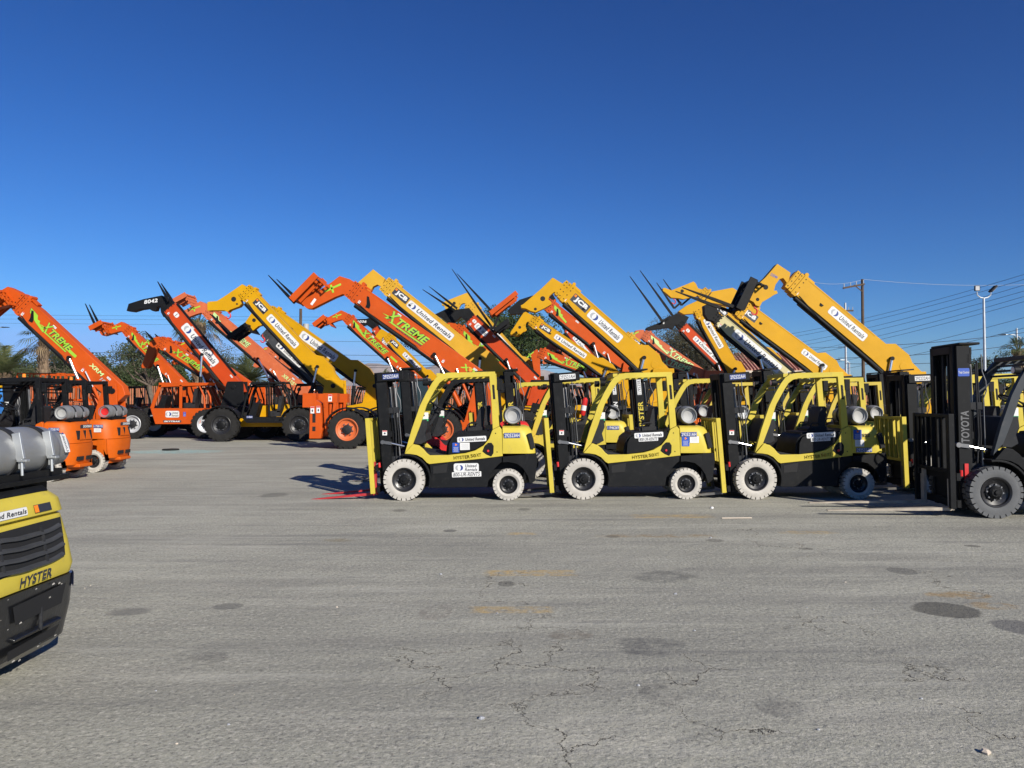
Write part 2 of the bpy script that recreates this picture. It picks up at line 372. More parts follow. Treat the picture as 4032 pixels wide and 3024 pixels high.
def forklift(name, loc, label, o, rz=0, group='forklifts parked in rows'):
    g = lambda k, d=None: o.get(k, d)
    body, gcol = g('body', 'hy'), g('guard', g('body', 'hy')); low = g('low', 'black')
    tyre, rim = g('tyre', 'tyre_white'), g('rim', 'rim_black')
    gap = g('gap', 'tyre_gap')
    R = empty(name, loc, rz); tag(R, label, 'forklift', group); R.scale = [g('scale', 1)]*3
    hero = g('hero', False); bv = .008 if hero else 0
    # wheels
    for y, s in ((0, 1), (W, -1)):
        wheel(R, 0, y, s, .345, .2, .22, tyre, rim, gap=gap)
        wheel(R, 1.743, y+(.03 if s > 0 else -.03), s, .262, .15, .19, tyre, rim, lugs=24, gap=gap)
    # chassis
    def chas():
        mb = MB(low); mb.prism(CHAS, .05, W-.05)
        mb.prism(zp([(360, 1060), (540, 1062), (700, 1085), (770, 1170), (800, 1190), (805, 1440), (520, 1440), (360, 1250)]), .26, W-.26)
        mb.box(-.42, -.12, .30, W-.30, .22, .62)
        mb.box(1.25, 2.0, .24, W-.24, .2, .7)
        mb.m('matte').prism(zp([(680, 1030), (1010, 1092), (1010, 1110), (680, 1075)]), .12, W-.12)
        mb.m('black_and_shade').prism(zp([(835, 1205), (1000, 1172), (985, 1275), (835, 1288)]), .046, .06)  # proud dark patch paints the shade of the step recess
        mb.m(low)
        for y0, y1 in ((.0, .26), (W-.26, W)):
            pr = []
            for k in range(15):
                a = radians(100-118*k/14); pr.append((.015+cos(a)*.435, .345+sin(a)*.435))
            for k in range(15):
                a = radians(-18+118*k/14); pr.append((.015+cos(a)*.405, .345+sin(a)*.405))
            mb.prism(pr, y0, y1)
        return mb.mesh('chassis')
    out('chassis', cached(('chas', low), chas), R, bv)
    def sidef():
        mb = MB(body); mb.prism(SIDE, .03, .11)
        mb.m('black')
        for q, (a, b) in enumerate(((1522, 843), (1538, 1047))):
            c = zp([(a, b)])[0]; mb.cyl((c[0], .028, c[1]), (c[0], .05, c[1]), .014, 10)
        mb.prism(PORT, .025, .05)
        mb.m('red')
        c = zp([(1440, 1035)])[0]; mb.cyl((c[0], .01, c[1]), (c[0], .04, c[1]), .022, 8)
        return mb.mesh('side_frame')
    out('side_frame', cached(('side', body), sidef), R, bv)
    out('side_frame', cached(('side2', body), lambda: MB(body).prism(SIDE, W-.11, W-.03).mesh('side_frame')), R, bv)
    def hoodf():
        mb = MB('black'); mb.prism(HOOD, .10, W-.10); mb.m('black_and_shade')
        for k in range(5): c = zp([(1180+k*26, 900)])[0]; mb.prism([(c[0], c[1]-.03), (c[0]+.012, c[1]-.03), (c[0]+.018, c[1]+.035), (c[0]+.006, c[1]+.035)], .030, .04)
        mb.m('black'); mb.prism(HOODSIDE, .035, .105); mb.prism(HOODSIDE, W-.105, W-.035)
        mb.prism(zp([(1060, 866), (1070, 838), (1240, 822), (1440, 812), (1450, 830)]), .2, W-.2)
        return mb.mesh('hood')
    out('hood', cached('hood', hoodf), R, .012 if hero else 0)
    # counterweight
    kind = g('cw', 'plain')
    rd = g('round', 0)
    def cwf():
        mb = MB(body)
        if kind == 'grille':
            loft_cw(mb, [(.54, 2.20, .55, .13), (.60, 2.215, .555, .13), (.75, 2.19, .55, .14), (.925, 2.15, .54, .16), (.932, 2.13, .53, .16), (.940, 2.13, .53, .16), (.947, 2.16, .545, .16), (1.03, 2.145, .54, .18), (1.085, 2.09, .51, .2), (1.115, 1.96, .46, .2)], 1.64)
        else:
            loft_cw(mb, [(.78, 2.2, .545, .16+rd), (.90, 2.19, .55, .17+rd), (1.05, 2.165, .545, .2+rd*.9), (1.16, 2.14, .53, .22+rd*.8), (1.215, 2.10, .50, .22+rd*.6), (1.24, 2.03, .44, .22+rd*.4)], 1.64)
            if not rd: mb.m('black_and_shade').prism(TAIL, .012, .06); mb.prism(TAIL, W-.06, W-.012)  # tail lamp recess as a dark patch, its shade in the colour
        return mb.mesh('counterweight')
    cwo = out('counterweight', cached(('cw', body, kind, rd), cwf), R, bv)
    def lowf():
        mb = MB(low)
        if kind == 'grille':
            mb = MB('gloss_black'); loft_cw(mb, [(.10, 2.12, .49, .13), (.15, 2.17, .53, .13), (.35, 2.205, .55, .13), (.535, 2.215, .555, .13)], 2.02)
            return mb.mesh('bumper')
        LC = LOWCW if not rd else [(min(x, 2.04), z) for x, z in LOWCW]
        mb.prism(LC, .02, .2); mb.prism(LC, W-.2, W-.02)
        loft_cw(mb, [(.27, 2.12, .40, .2+rd*.6), (.33, 2.17, .50, .2+rd*.8), (.55, 2.205, .55, .18+rd), (.775, 2.215, .555, .17+rd)], 2.02 if not rd else 1.98)
        return mb.mesh('bumper')
    out('bumper', cached(('lowcw', low, kind, rd), lowf), R, bv)
    # guard
    def guardf():
        mb = MB(gcol); mb.prism(GUARD, .07, .15); mb.prism(GUARD, W-.15, W-.07)
        top = (1575-175)/653
        for k in range(9):
            x = .62+k*.105; mb.box(x, x+.035, .15, W-.15, top-.045, top-.012)
        mb.box(.52, .60, .15, W-.15, top-.07, top-.01); mb.box(1.43, 1.51, .15, W-.15, top-.07, top-.005)
        for k in range(3):
            a = zp([(905-k*30, 262+k*48)])[0]; mb.bar((a[0], .15, a[1]), (a[0], W-.15, a[1]), .03, .03)
        mb.m('black_and_shade')
        c = zp([(1482, 310), (1506, 310), (1520, 470), (1494, 470)]); mb.prism(c, .066, .075)
        mb.m('matte')
        for k in range(9):
            zz = zp([(1500, 325+k*16)])[0]; mb.box(zz[0]-.017+k*.0012, zz[0]+.019+k*.0012, .058, .068, zz[1]-.006, zz[1]+.002)
        return mb.mesh('overhead_guard')
    out('overhead_guard', cached(('guard', gcol), guardf), R, bv, loc=(0, 0, g('guarddz', 0)))
    # seat, column, lamps
    def seatf():
        mb = MB('seat')
        mb.prism(zp([(1170, 840), (1175, 800), (1260, 780), (1390, 775), (1395, 830)]), .32, .82)
        mb.prism(zp([(1290, 800), (1300, 700), (1325, 590), (1350, 552), (1385, 548), (1400, 575), (1385, 700), (1375, 810)]), .34, .80)
        mb.tube([(x, .30, z) for x, z in zp([(1210, 840), (1205, 760), (1225, 738), (1320, 735)])], .014, 6)
        mb.tube([(x, .84, z) for x, z in zp([(1210, 840), (1205, 760), (1225, 738), (1320, 735)])], .014, 6)
        return mb.mesh('seat')
    out('seat', cached('seat', seatf), R, .02 if hero else 0)
    def dashf():
        mb = MB('matte'); mb.prism(zp([(620, 960), (640, 800), (700, 700), (760, 690), (770, 780), (740, 850), (760, 930), (700, 965)]), .12, W-.12)
        mb.tube([(x, .57, z) for x, z in zp([(760, 760), (860, 600)])], .035, 8)
        c = Vector((zp([(868, 555)])[0][0], .57, zp([(868, 555)])[0][1])); a = radians(30)
        U = Vector((cos(a), 0, -sin(a))); Vv = Vector((0, 1, 0)); pts = [c+U*(.165*cos(t*pi/10))+Vv*(.165*sin(t*pi/10)) for t in range(21)]
        mb.m('black').tube(pts, .014, 6)
        mb.bar(c-U*.16, c+U*.16, .03, .015, (0, 1, 0)); mb.bar(c-Vv*.16, c+Vv*.16, .02, .02)
        mb.tube([c, c-Vector((sin(a)*.3, 0, cos(a)*.3))*.6], .03, 8)
        return mb.mesh('steering_column')
    out('steering_column', cached('dash', dashf), R, bv)
    if g('tag', True):
        mb = MB('white'); c = zp([(733, 655)])[0]
        c = (c[0]+.012, c[1]); mb.box(c[0]-.055, c[0]+.055, .16, .165, c[1]-.05, c[1]+.06); mb.m('green_tag').box(c[0]-.055, c[0]+.055, .159, .166, c[1]-.085, c[1]-.05)
        mb.m('ink').disc((c[0]-.02, .158, c[1]+.01), X, Z, .016, 12)
        out('hang_tag', mb, R)
    def lampf(y):
        mb = MB('black')
        if 1:
            c = zp([(725, 310)])[0] if False else zp([(785, 285)])[0]
            mb.cyl((c[0]-.10, y, c[1]), (c[0]-.01, y, c[1]), .055, 12); mb.bar((c[0], y, c[1]), (c[0]+.1, y, c[1]+.03), .03, .03)
            mb.m('lamp_glass').disc((c[0]-.102, y, c[1]), Yv, Z, .045, 14); mb.m('black')
        return mb.mesh('work_lamp')
    def rlf(y):
        mb = MB('black'); e = zp([(1560, 285)])[0]; mb.box(e[0]-.04, e[0]+.05, y-.04, y+.04, e[1]-.13, e[1]+.06); return mb.mesh('rear_lamp')
    for y in (.12, W-.12): out('work_lamp', cached(('lamps', y), lambda: lampf(y)), R, bv); out('rear_lamp', cached(('rl', y), lambda: rlf(y)), R, bv)
    if g('ext'):
        mb = MB('red'); mb.tube([(1.16, .3, 1.36), (1.17, .3, 1.38), (1.23, .3, 1.70), (1.235, .3, 1.74)], [.05, .06, .06, .03], 12); mb.m('white').tube([(1.185, .3, 1.46), (1.205, .3, 1.57)], .0615, 12, False); mb.m('black').tube([(1.235, .3, 1.74), (1.25, .3, 1.80), (1.33, .3, 1.72), (1.27, .3, 1.45)], .012, 6); mb.box(1.2, 1.3, .28, .32, 1.78, 1.80); out('fire_extinguisher', mb, R)
    if g('beacon'):
        mb = MB('amber'); mb.lathe([(.0001, 0), (.04, 0), (.045, .02)], (0, 0, 0), 12)
        b = MB('amber'); b.tube([(1.08, .25, 2.16), (1.08, .25, 2.235)], [.036, .032], 12); b.m('matte').cyl((1.08, .25, 2.14), (1.08, .25, 2.165), .045, 12); out('beacon', b, R)
    if g('tank', True):
        tx, tz = zp([(1710, 650)])[0]; ty = g('tanky', .12); tx += g('tankdx', 0); tz += g('tankdz', 0)
        t = out('gas_tank', tank_meshes(g('tankcol', 'tank'), g('tankend', 'tank_end')), R, loc=(tx, ty, tz))
        out('strap', straps_mesh(.24), t); out('strap', straps_mesh(.54), t)
        def br():
            mb = MB('black'); mb.box(tx-.13, tx+.13, ty+.1, ty+.75, tz-.185, tz-.16); mb.box(tx-.1, tx+.1, ty+.3, ty+.5, tz-.28, tz-.18)
            for s in (-.12, .12): mb.bar((tx+s, ty+.1, tz-.15), (tx+s, ty+.75, tz-.15), .03, .05)
            return mb
        out('tank_bracket', br(), R)
    # mast
    MM = mast_matrix(g('tilt', 4.5)); H = g('mast', 2.05); hh = g('mastcol', 'black')
    def mastf():
        mb = MB(hh); mb.T = MM
        for s in (0, 1):
            f = lambda y: y if s == 0 else W-y
            a, b = sorted((f(.20), f(.235)));  mb.box(0, .17, a, b, 0, H)
            a, b = sorted((f(.235), f(.31))); mb.box(0, .02, a, b, 0, H-.02); mb.box(.15, .17, a, b, 0, H-.02)
            a, b = sorted((f(.245), f(.275))); mb.box(-.03, .10, a, b, .03, H+.01)
            a, b = sorted((f(.275), f(.34))); mb.box(-.03, -.012, a, b, .03, H); mb.box(.085, .10, a, b, .03, H)
            mb.m('steel').cyl((.215, f(.30), .1), (.215, f(.30), H-.25), .028, 10); mb.m(hh)
            mb.cyl((.215, f(.30), .1), (.215, f(.30), H*.62), .04, 12)
        for z in (.12, .95, H-.12): mb.box(.17, .20, .2, W-.2, z, z+.1)
        mb.box(-.03, .0, .28, W-.28, H-.1, H)
        mb.box(.03, .06, .28, W-.28, .1, .22)
        # hoses and chains
        mb.m('black_and_shade')
        for y in (.40, .44, W-.44): mb.tube([(.06, y, .35), (.07, y, H-.35), (.05, y, H-.12)], .014, 6)
        for y in (.50, W-.50): mb.box(.02, .045, y-.02, y+.02, .35, H-.1)
        mb.cyl((.10, W/2, .08), (.10, W/2, 1.25), .055, 14); mb.m('steel').cyl((.10, W/2, 1.25), (.10, W/2, H-.12), .03, 12)
        mb.m('matte').tube([(.24, .22, .55), (.27, .22, 1.0), (.25, .22, H-.25)], .013, 6)
        mb.tube([(.29, .24, .4), (.31, .24, 1.0), (.28, .24, H-.2)], .013, 6)
        mb.m('steel').tube([(.33, .215, H-.12), (.335, .215, H-.35), (.38, .215, H-.48), (.385, .215, H-.62), (.345, .215, H-.72), (.35, .215, .75)], .009, 6)
        mb.tube([(.31, .213, .55), (.31, .213, .80)], .016, 8)
        mb.m('matte').box(.17, .34, .22, .30, 1.35, 1.45); mb.box(.17, .36, .22, .28, .22, .62)
        return mb.mesh('mast')
    mo = out('mast', cached(('mast', H, g('tilt', 4.5), hh), mastf), R, .004 if hero else 0)
    mb = MB(hh); mb.T = MM
    if g('cross', True):
        mb.box(.02, .47, .165, .24, H-.15, H+.0); mb.box(.02, .47, W-.24, W-.165, H-.15, H)
        mb.box(.12, .30, .2, W-.2, H-.13, H-.01)
    else:
        mb.box(.02, .30, .17, W-.17, H+.012, H+.045); mb.box(.12, .2, .2, W-.2, H-.25, H-.1)
    if g('plate'):
        s, st = g('plate'); pw = .275; c = Vector((.26 if g('cross', True) else .09, .165, H-.075))
        U, V = X, Z
        stick_plate(mb, c, U, V, -Yv, pw, .085, s, 'white' if st == 'w' else 'navy', 'ink' if st == 'w' else 'white', .025)
    out('mast_crosshead', mb, R, .012 if hero else 0)
    if g('masttext'):
        s, col = g('masttext'); mb = MB(col); mb.T = MM
        mb.text(s, (.085, .197, g('mtz', 1.25)), Z, -X, g('mtw', .62), .11, .03, .1)
        if g('mastnum'):
            stick_plate(mb, (.085, .2, H-.33), Z, -X, -Yv, .36, .09, g('mastnum'), 'white', 'ink', .02)
        out('mast_lettering', mb, R)
    # tilt cylinder
    a, b, c = zp([(270, 945), (370, 958), (515, 990)])
    for y in (.19, W-.19):
        mb = MB('chrome'); mb.cyl((b[0], y, b[1]), (c[0], y, c[1]), .016, 10); mb.m('black').cyl((c[0], y, c[1]), (c[0]+.25, y, c[1]-.06), .035, 10)
        mb.m('steel').cyl((a[0], y-.03, a[1]), (a[0], y+.03, a[1]), .035, 10); mb.bar((a[0], y, a[1]), (b[0], y, b[1]), .03, .05)
        out('tilt_cylinder', mb, R)
    # carriage
    cc = g('rack', body)
    def carf():
        mb = MB('black'); mb.T = MM
        mb.box(-.10, -.05, .08, W-.08, .04, .14); mb.box(-.10, -.05, .08, W-.08, .40, .50)
        for y in (.36, W-.36): mb.box(-.07, .1, y-.03, y+.03, .05, .55)
        mb.m('red').cyl((-.03, .10, .46), (-.03, .10, .54), .02, 8)
        return mb.mesh('fork_carriage')
    out('fork_carriage', cached(('car', g('tilt', 4.5)), carf), R)
    def rackf():
        mb = MB(cc); mb.T = MM; zt = 1.30; zb = .50
        for y in (.04, W-.10): mb.box(-.205, -.13, y, y+.06, .03, zt)
        for y in (.115, W-.165): mb.box(-.19, -.13, y, y+.05, .42, zt-.01)
        mb.box(-.20, -.135, .10, W-.10, zt-.05, zt-.004); mb.box(-.19, -.14, .10, W-.10, zb, zb+.05)
        for k in range(5):
            y = .27+k*(W-.54)/4; mb.box(-.19, -.14, y-.018, y+.018, zb+.05, zt-.05)
        return mb.mesh('load_backrest')
    out('load_backrest', cached(('rack', cc, g('tilt', 4.5)), rackf), R, .006 if hero else 0)
    fc = g('fork', 'fork_grey'); fl = g('forklen', 1.12)
    for y in (g('fy', .22), W-g('fy', .22)):
        def ff():
            mb = MB(fc); mb.T = MM @ Matrix.Translation((0, y, 0))
            mb.box(-.155, -.115, -.05, .05, .0, .55)
            zz = -.005
            mb.add([(-.155, -.055, zz), (-.155, .055, zz), (-.155, .055, zz+.045), (-.155, -.055, zz+.045), (-.155-fl, -.035, zz), (-.155-fl, .035, zz), (-.155-fl, .035, zz+.012), (-.155-fl, -.035, zz+.012)],
                   [(0, 1, 2, 3), (7, 6, 5, 4), (0, 4, 5, 1), (1, 5, 6, 2), (2, 6, 7, 3), (3, 7, 4, 0)])
            return mb.mesh('fork')
        out('fork', cached(('fork', y, fl, fc, g('tilt', 4.5)), ff), R)
    # stickers
    st = g('stick', [])
    def at(x, y, yy=.028): a = zp([(x, y)])[0]; return Vector((a[0], yy, a[1]))
    N = -Yv
    for s in st:
        k = s[0]; rot = radians(s[5] if len(s) > 5 else 0); U = Vector((cos(rot), 0, sin(rot))); V = Vector((-sin(rot), 0, cos(rot)))
        x, y, w, h = s[1], s[2], s[3]/653, s[4]/653
        yy = {'cw': .018}.get(s[6] if len(s) > 6 else '', .030)
        if s[0] == 'mastwarn': yy = .192
        c = at(x, y, yy); mb = MB('white')
        if k == 'rent': stick_rent(mb, c, U, V, N, w, h)
        elif k == 'rent2': stick_rent(mb, c, U, V, N, w, h, True)
        elif k == 'phone': stick_plate(mb, c, U, V, N, w, h, '800-UR-RENTS', 'white', 'ink', .03, .25)
        elif k in ('blue', 'paper', 'warn'): stick_notice(mb, c, U, V, N, w, h, k)
        elif k == 'mastwarn': stick_notice(mb, c, U, V, N, w, h, 'warn')
        elif k == 'num': stick_plate(mb, c, U, V, N, w, h, s[7], 'navy', 'white', .03)
        elif k == 'numw': stick_plate(mb, c, U, V, N, w, h, s[7], 'white', 'ink', .03)
        elif k == 'txt': mb.m(s[8] if len(s) > 8 else 'ink').text(s[7], c, U, V, w*1.04, h*1.1, .03)
        out({'num': 'number_plate', 'numw': 'number_plate', 'txt': 'lettering', 'rent': 'rental_sticker', 'rent2': 'rental_sticker', 'phone': 'phone_sticker'}.get(k, 'notice_sticker'), mb, R, smooth=0)
    return R
# ------------------------------------------------------------------ telehandlers
JHEAD = [(0, -.42), (0, .42), (.11, .40), (.86, .34), (.98, .16), (.96, -1.93), (.9, -2.15), (.75, -2.2), (.62, -2.02), (.38, -2.05), (.15, -1.85), (.0, -1.3), (-.12, -1.18), (-.16, -.98), (.06, -.85), (.22, -.62), (.24, -.42), (.17, -.27), (.1, -.3)]
XHEAD = [(0, -.44), (0, .42), (.31, .40), (.87, .22), (1.05, -.35), (1.40, -1.25), (1.75, -2.0), (1.70, -2.2), (1.30, -2.25), (1.08, -2.12), (.75, -1.5), (.40, -.85), (.15, -.48)]
def tele(label, Y, tip, end, th, col, head='x', o=None, group='telehandlers parked side by side with raised booms'):
    o = o or {}; g = lambda k, d=None: o.get(k, d)
    pv = P(*(g('pivot') or end), Y); R = empty('telehandler', (pv.x, Y, 0)); tag(R, label, 'telehandler', group)
    off = Vector((pv.x, Y, 0)); zp_ = pv.z
    B = P(*tip, Y)-off; E = P(*end, Y)-off; px = Y/F; t = th*px
    e = (E-B); L = e.length; e.normalize(); n = Vector((-e.z, 0, e.x))
    BM = Matrix(((e.x, 0, n.x, B.x), (0, 1, 0, 0), (e.z, 0, n.z, B.z), (0, 0, 0, 1)))
    w = g('w', .19); JC = head == 'j'; style = g('style', 'j' if col.startswith('jcb') else 'x')
    hc = g('headcol', col)
    # boom
    mb = MB(col); mb.T = BM
    if style == 'j':
        pr = [(0, -.5), (L*.70, -.5), (L+.1, -.62), (L+.35, -.45), (L+.4, .1), (L+.2, .55), (L*.93, .62), (L*.88, .80), (L*.76, .80), (L*.71, .5), (0, .5)]
    elif style == 's':
        pr = [(0, -.5), (.25*t, -.5), (.3*t, -.44), (L*.8, -.5), (L+.2, -.5), (L+.45, -.2), (L+.45, .3), (L+.1, .5), (.3*t, .46), (.25*t, .5), (0, .5)]
    else:
        pr = [(0, -.44), (.5, -.5), (L*.50, -.52), (L*.58, -.68), (L*.75, -.62), (L, -.5), (L+.35, -.3), (L+.38, .25), (L+.1, .5), (.5, .5), (0, .44)]
    pr = [(a, b*t) for a, b in pr]
    mb.prism(pr, -w, w)
    if style == 'j':
        for fr, q in ((.90, .16), (.96, .1)):
            for s in (-1, 1): mb.cyl((L*fr, s*w, .2*t), (L*fr, s*(w+.012), .2*t), q*t*1.2, 16)
    bo = out('boom', mb, R, .018)
    mb = MB('black'); mb.T = BM
    mb.cyl((.15, -w*.6, -.60*t), (L*.85, -w*.6, -.64*t), .085, 12); mb.box(.4, L*.8, -w*.5, w*.8, -.66*t, -.5*t); mb.tube([(.1, 0, -.55*t), (L*.5, 0, -.60*t), (L*.9, 0, -.62*t)], .04, 8)
    if style == 's' or g('tray'): mb.box(.1, L*.92, -w-.02, -w+.06, .5*t, .5*t+.09)
    out('hose_bundle', mb, bo)
    mb = MB(col if style != 's' else 'black'); mb.T = BM
    c0 = -.28*t; 
    mb.box(-.55*t, .02, -w*.82, w*.82, -.38*t, .38*t)
    if style != 's':
        for k, (a0, a1, q) in enumerate(((-.10, .16, .56), (-.30, -.12, .52), (-.52, -.34, .50))):
            mb.box(a0*t, a1*t, -w*1.07, w*1.07, -q*t, q*t)
        for sg in (1,): mb.cyl((-.05*t, -w*.9, .62*t), (-.05*t, w*.9, .62*t), .10*t, 12)
        mb.bar((.0, 0, .56*t), (.5*t, 0, .56*t), w*1.2, .10*t)
    mb.m('black')
    for a in (-.22, .05, -.43):
        for q in (-.38, -.1, .2, .4): mb.cyl((a*t, -w*1.07-.006, q*t), (a*t, -w, q*t), .022, 8)
    out('boom_collar', mb, bo)
    mb = MB('black'); mb.T = BM
    if style == 'x':
        mb.prism([(.50*t, .18*t), (.62*t, .22*t), (.95*t, -.12*t), (1.0*t, -.3*t), (.78*t, -.36*t), (.74*t, -.18*t)], -w-.012, -w+.01)
    if style == 'j':
        q = L*g('hookf', .18); mb.prism([(q-.1*t, -.02*t), (q+.1*t, -.02*t), (q+.06*t, -.1*t), (q-.05*t, -.12*t)], -w-.03, -w)
    if mb.v: out('bracket', mb, bo)
    # head
    hp = g('headpoly'); sgl = -1
    mb = MB(hc)
    if hp:
        mb.prism([((P(a, b, Y)-off).x, (P(a, b, Y)-off).z) for a, b in hp], -.17, .17)
        mb.m('black_and_shade')  # holes are proud dark discs, their inner shade painted
        for (a, b, r) in g('holes', []): q = P(a, b, Y-.17)-off; mb.cyl((q.x, -.175, q.z), (q.x, -.16, q.z), r*px, 16)
    elif head:
        mb.T = BM
        ty = 'j' if head == 'j' else 'x'; ang = radians(g('headrot', 0))
        pts = []
        for a, b in (JHEAD if head == 'j' else XHEAD):
            a *= g('heads', 1); b *= g('heads', 1)
            a, b = a*cos(ang)-b*sin(ang), a*sin(ang)+b*cos(ang)
            pts.append((-(.50+a)*t, b*t))
        hw = .15 if head == 'j' else .17
        mb.prism(pts, -hw, hw)
        if head == 'j':
            mb.m('black_and_shade')  # dark discs paint the shade inside the lightening holes
            for a, b, r in ((.52, -1.15, .14), (.52, -1.68, .09), (.30, -.75, .04)):
                a, b = a*cos(ang)-b*sin(ang), a*sin(ang)+b*cos(ang)
                mb.cyl((-(.5+a)*t, -hw-.004, b*t), (-(.5+a)*t, -hw+.01, b*t), r*t, 18)
        else:
            mb.m('lime')
            for (a0, b0), (a1, b1) in (((.55, -.10), (1.05, -.95)), ((.62, -.72), (.98, -.45))):
                p0 = Vector((-(.5+a0)*t, -hw-.004, b0*t)); p1 = Vector((-(.5+a1)*t, -hw-.004, b1*t))
                mb.bar(p0, p1, .01, .11*t, n if False else (0, 0, 1))
            mb.m('white')
            c = BM.inverted() @ Vector((0, 0, 0))
            mb.rrect((-(.5+1.22)*t, -hw-.004, -1.75*t), X, Z, .14*t, .4*t, 0)
    if hp or head: out('boom_head', mb, R, .012)
    # carriage
    if g('car'):
        (ax, ay), (bx, by) = g('car'); A = P(ax, ay, Y)-off; Bq = P(bx, by, Y)-off; d = (Bq-A); Lc = d.length; d.normalize(); m = Vector((-d.z, 0, d.x))
        CM = Matrix(((d.x, 0, m.x, A.x), (0, 1, 0, 0), (d.z, 0, m.z, A.z), (0, 0, 0, 1)))
        cc = g('carcol', col); mb = MB(cc); mb.T = CM; hw = g('carw', .62); th2 = g('carth', .13)
        for s in (-1, 1):
            mb.box(0, Lc, s*hw-.03, s*hw+.03, -th2, th2); mb.box(Lc*.1, Lc*.9, s*hw*.45-.03, s*hw*.45+.03, -th2*.8-.12, th2*.5)
        for a in (.04, .55, .94): mb.box(Lc*a-.05, Lc*a+.05, -hw, hw, -.05, .05)
        out('fork_carriage', mb, R, .01)
        if g('grid', True):
            gv = -m if g('gridside', 1) > 0 else m
            mb = MB(cc); mb.T = CM; s = -1 if g('gridside', 1) > 0 else 1; gl = g('gridlen', .62)
            a0 = Lc-.06
            for k in range(7): y = -hw+.06+k*(2*hw-.12)/6; mb.bar((a0, y, 0), (a0, y, s*gl), .035, .05)
            for k in range(4): mb.bar((a0, -hw, s*gl*k/3), (a0, hw, s*gl*k/3), .04, .05)
            out('backrest_grid', mb, R)
    if g('forks'):
        for k, ((ax, ay), (bx, by), *sh) in enumerate(g('forks')):
            dy = (-.33, .33)[k % 2]
            A = P(ax, ay, Y+dy)-off; T = P(bx, by, Y+dy)-off; mb = MB('black')
            d = (T-A).normalized(); side = Vector((0, 1, 0))
            r = side.cross(d).normalized()
            for q, (p0, p1, h0, h1, w0, w1) in enumerate(((A, A.lerp(T, .3), .05, .05, .05, .05), (A.lerp(T, .3), T, .05, .012, .05, .03))):
                vs = []
                for p, h, ww in ((p0, h0, w0), (p1, h1, w1)): vs += [p-side*ww-r*h, p+side*ww-r*h, p+side*ww+r*h, p-side*ww+r*h]
                mb.add(vs, [(0, 1, 2, 3), (7, 6, 5, 4), (0, 4, 5, 1), (1, 5, 6, 2), (2, 6, 7, 3), (3, 7, 4, 0)])
            if sh:
                S = P(*sh[0], Y+dy)-off; mb.bar(A, S, .10, .09, (0, 1, 0))
            out('fork', mb, R)
    if g('hook'):
        hx, hy = g('hook'); c = P(hx, hy, Y-.1)-off; mb = MB('red')
        mb.tube([c+Vector((.10*cos(a), 0, .12*sin(a))) for a in [radians(90-k*32) for k in range(9)]], .028, 8); mb.cyl(c+Vector((0, 0, .10)), c+Vector((0, 0, .26)), .02, 8)
        out('lifting_hook', mb, R)
    # decals
    U, V, N = e, n, -Yv
    for dcl in g('dec', []):
        k, a, b, hgt = dcl[0], dcl[1]*L, dcl[2]*t, dcl[3]*t
        c = B+e*a+n*b-Yv*w; mb = MB('white')
        if k == 'rent':
            stick_rent(mb, c, U, V, N, dcl[4]*L, hgt); nm = 'rental_sticker'
        elif k == 'jcb':
            mb.m('ink').rrect(c+N*.003, U, V, hgt*2.35, hgt, hgt*.08); mb.m('white').text('JCB', c+N*.006+U*hgt*.1, U, V, hgt*1.8, hgt*.72, .06, 0)
            mb.m('amber').rrect(c+N*.006-U*hgt*.95+V*hgt*.28, U, V, hgt*.26, hgt*.26, 0); nm = 'maker_badge'
        elif k == 'xt':
            wd = dcl[4]*L; lc = 'lime_pale' if 'faded' in col else 'lime'
            for q, (cl, bd) in enumerate((('ink', .09), (lc, .03))):
                N2 = N*(.004+.003*q); mb.m(cl)
                mb.text('X', c+N2-U*wd*.40+V*hgt*.06, U, V, wd*.26+(.03*t if q == 0 else 0), hgt*1.25, bd, .35)
                mb.text('TREME', c+N2+U*wd*.10, U, V, wd*.74, hgt*.86, bd, .3)
                ex = .0 if q else .02*t
                mb.add([c+N2+U*(x*wd)+V*(z*hgt) for x, z in ((-.42-.02*(1-q), -.72), (.40, -.72-.03*(1-q)), (.42, -.56+.03*(1-q)), (-.36, -.56+.03*(1-q)))], [(0, 1, 2, 3)])
                mb.add([c+N2+U*(x*wd)+V*(z*hgt) for x, z in ((-.62, -.28), (-.44, -.30), (-.36, -.05), (-.52, .02-.2))], [(0, 1, 2, 3)])
            nm = 'maker_lettering'
        elif k == 'splash':
            lc = 'lime_pale' if 'faded' in col else 'lime'; wd = dcl[4]*L
            for q, cl in enumerate(('ink', lc)):
                s = 1+.05*(1-q)
                mb.m(cl).add([c+N*(.003+.002*q)+U*(x*wd*s)+V*(z*hgt*s) for x, z in ((-.5, .42), (-.1, .34), (.0, .05), (.12, .10), (.16, -.1), (.5, -.30), (.5, -.5), (.05, -.30), (-.15, -.18), (-.42, .05))], [tuple(range(10))])
            nm = 'decal'
        elif k == 'bar':
            mb.m('lime_pale' if 'faded' in col else 'lime').rrect(c+N*.004, U, V, dcl[4]*L, hgt, 0); nm = 'decal'
        elif k == 'txt':
            mb.m(dcl[6] if len(dcl) > 6 else 'white').text(dcl[5], c+N*.005, U, V, dcl[4]*L, hgt, .03, .2); nm = 'lettering'
        elif k == 'warn':
            stick_notice(mb, c, U, V, N, hgt*.8, hgt, 'warn'); nm = 'notice_sticker'
        elif k == 'shield':
            mb.m('white').rrect(c+N*.004, U, V, hgt, hgt*.8, hgt*.3); mb.m('ink').rrect(c+N*.006, U, V, hgt*.1, hgt*.6, 0); nm = 'decal'
        out(nm, mb, bo, smooth=0)
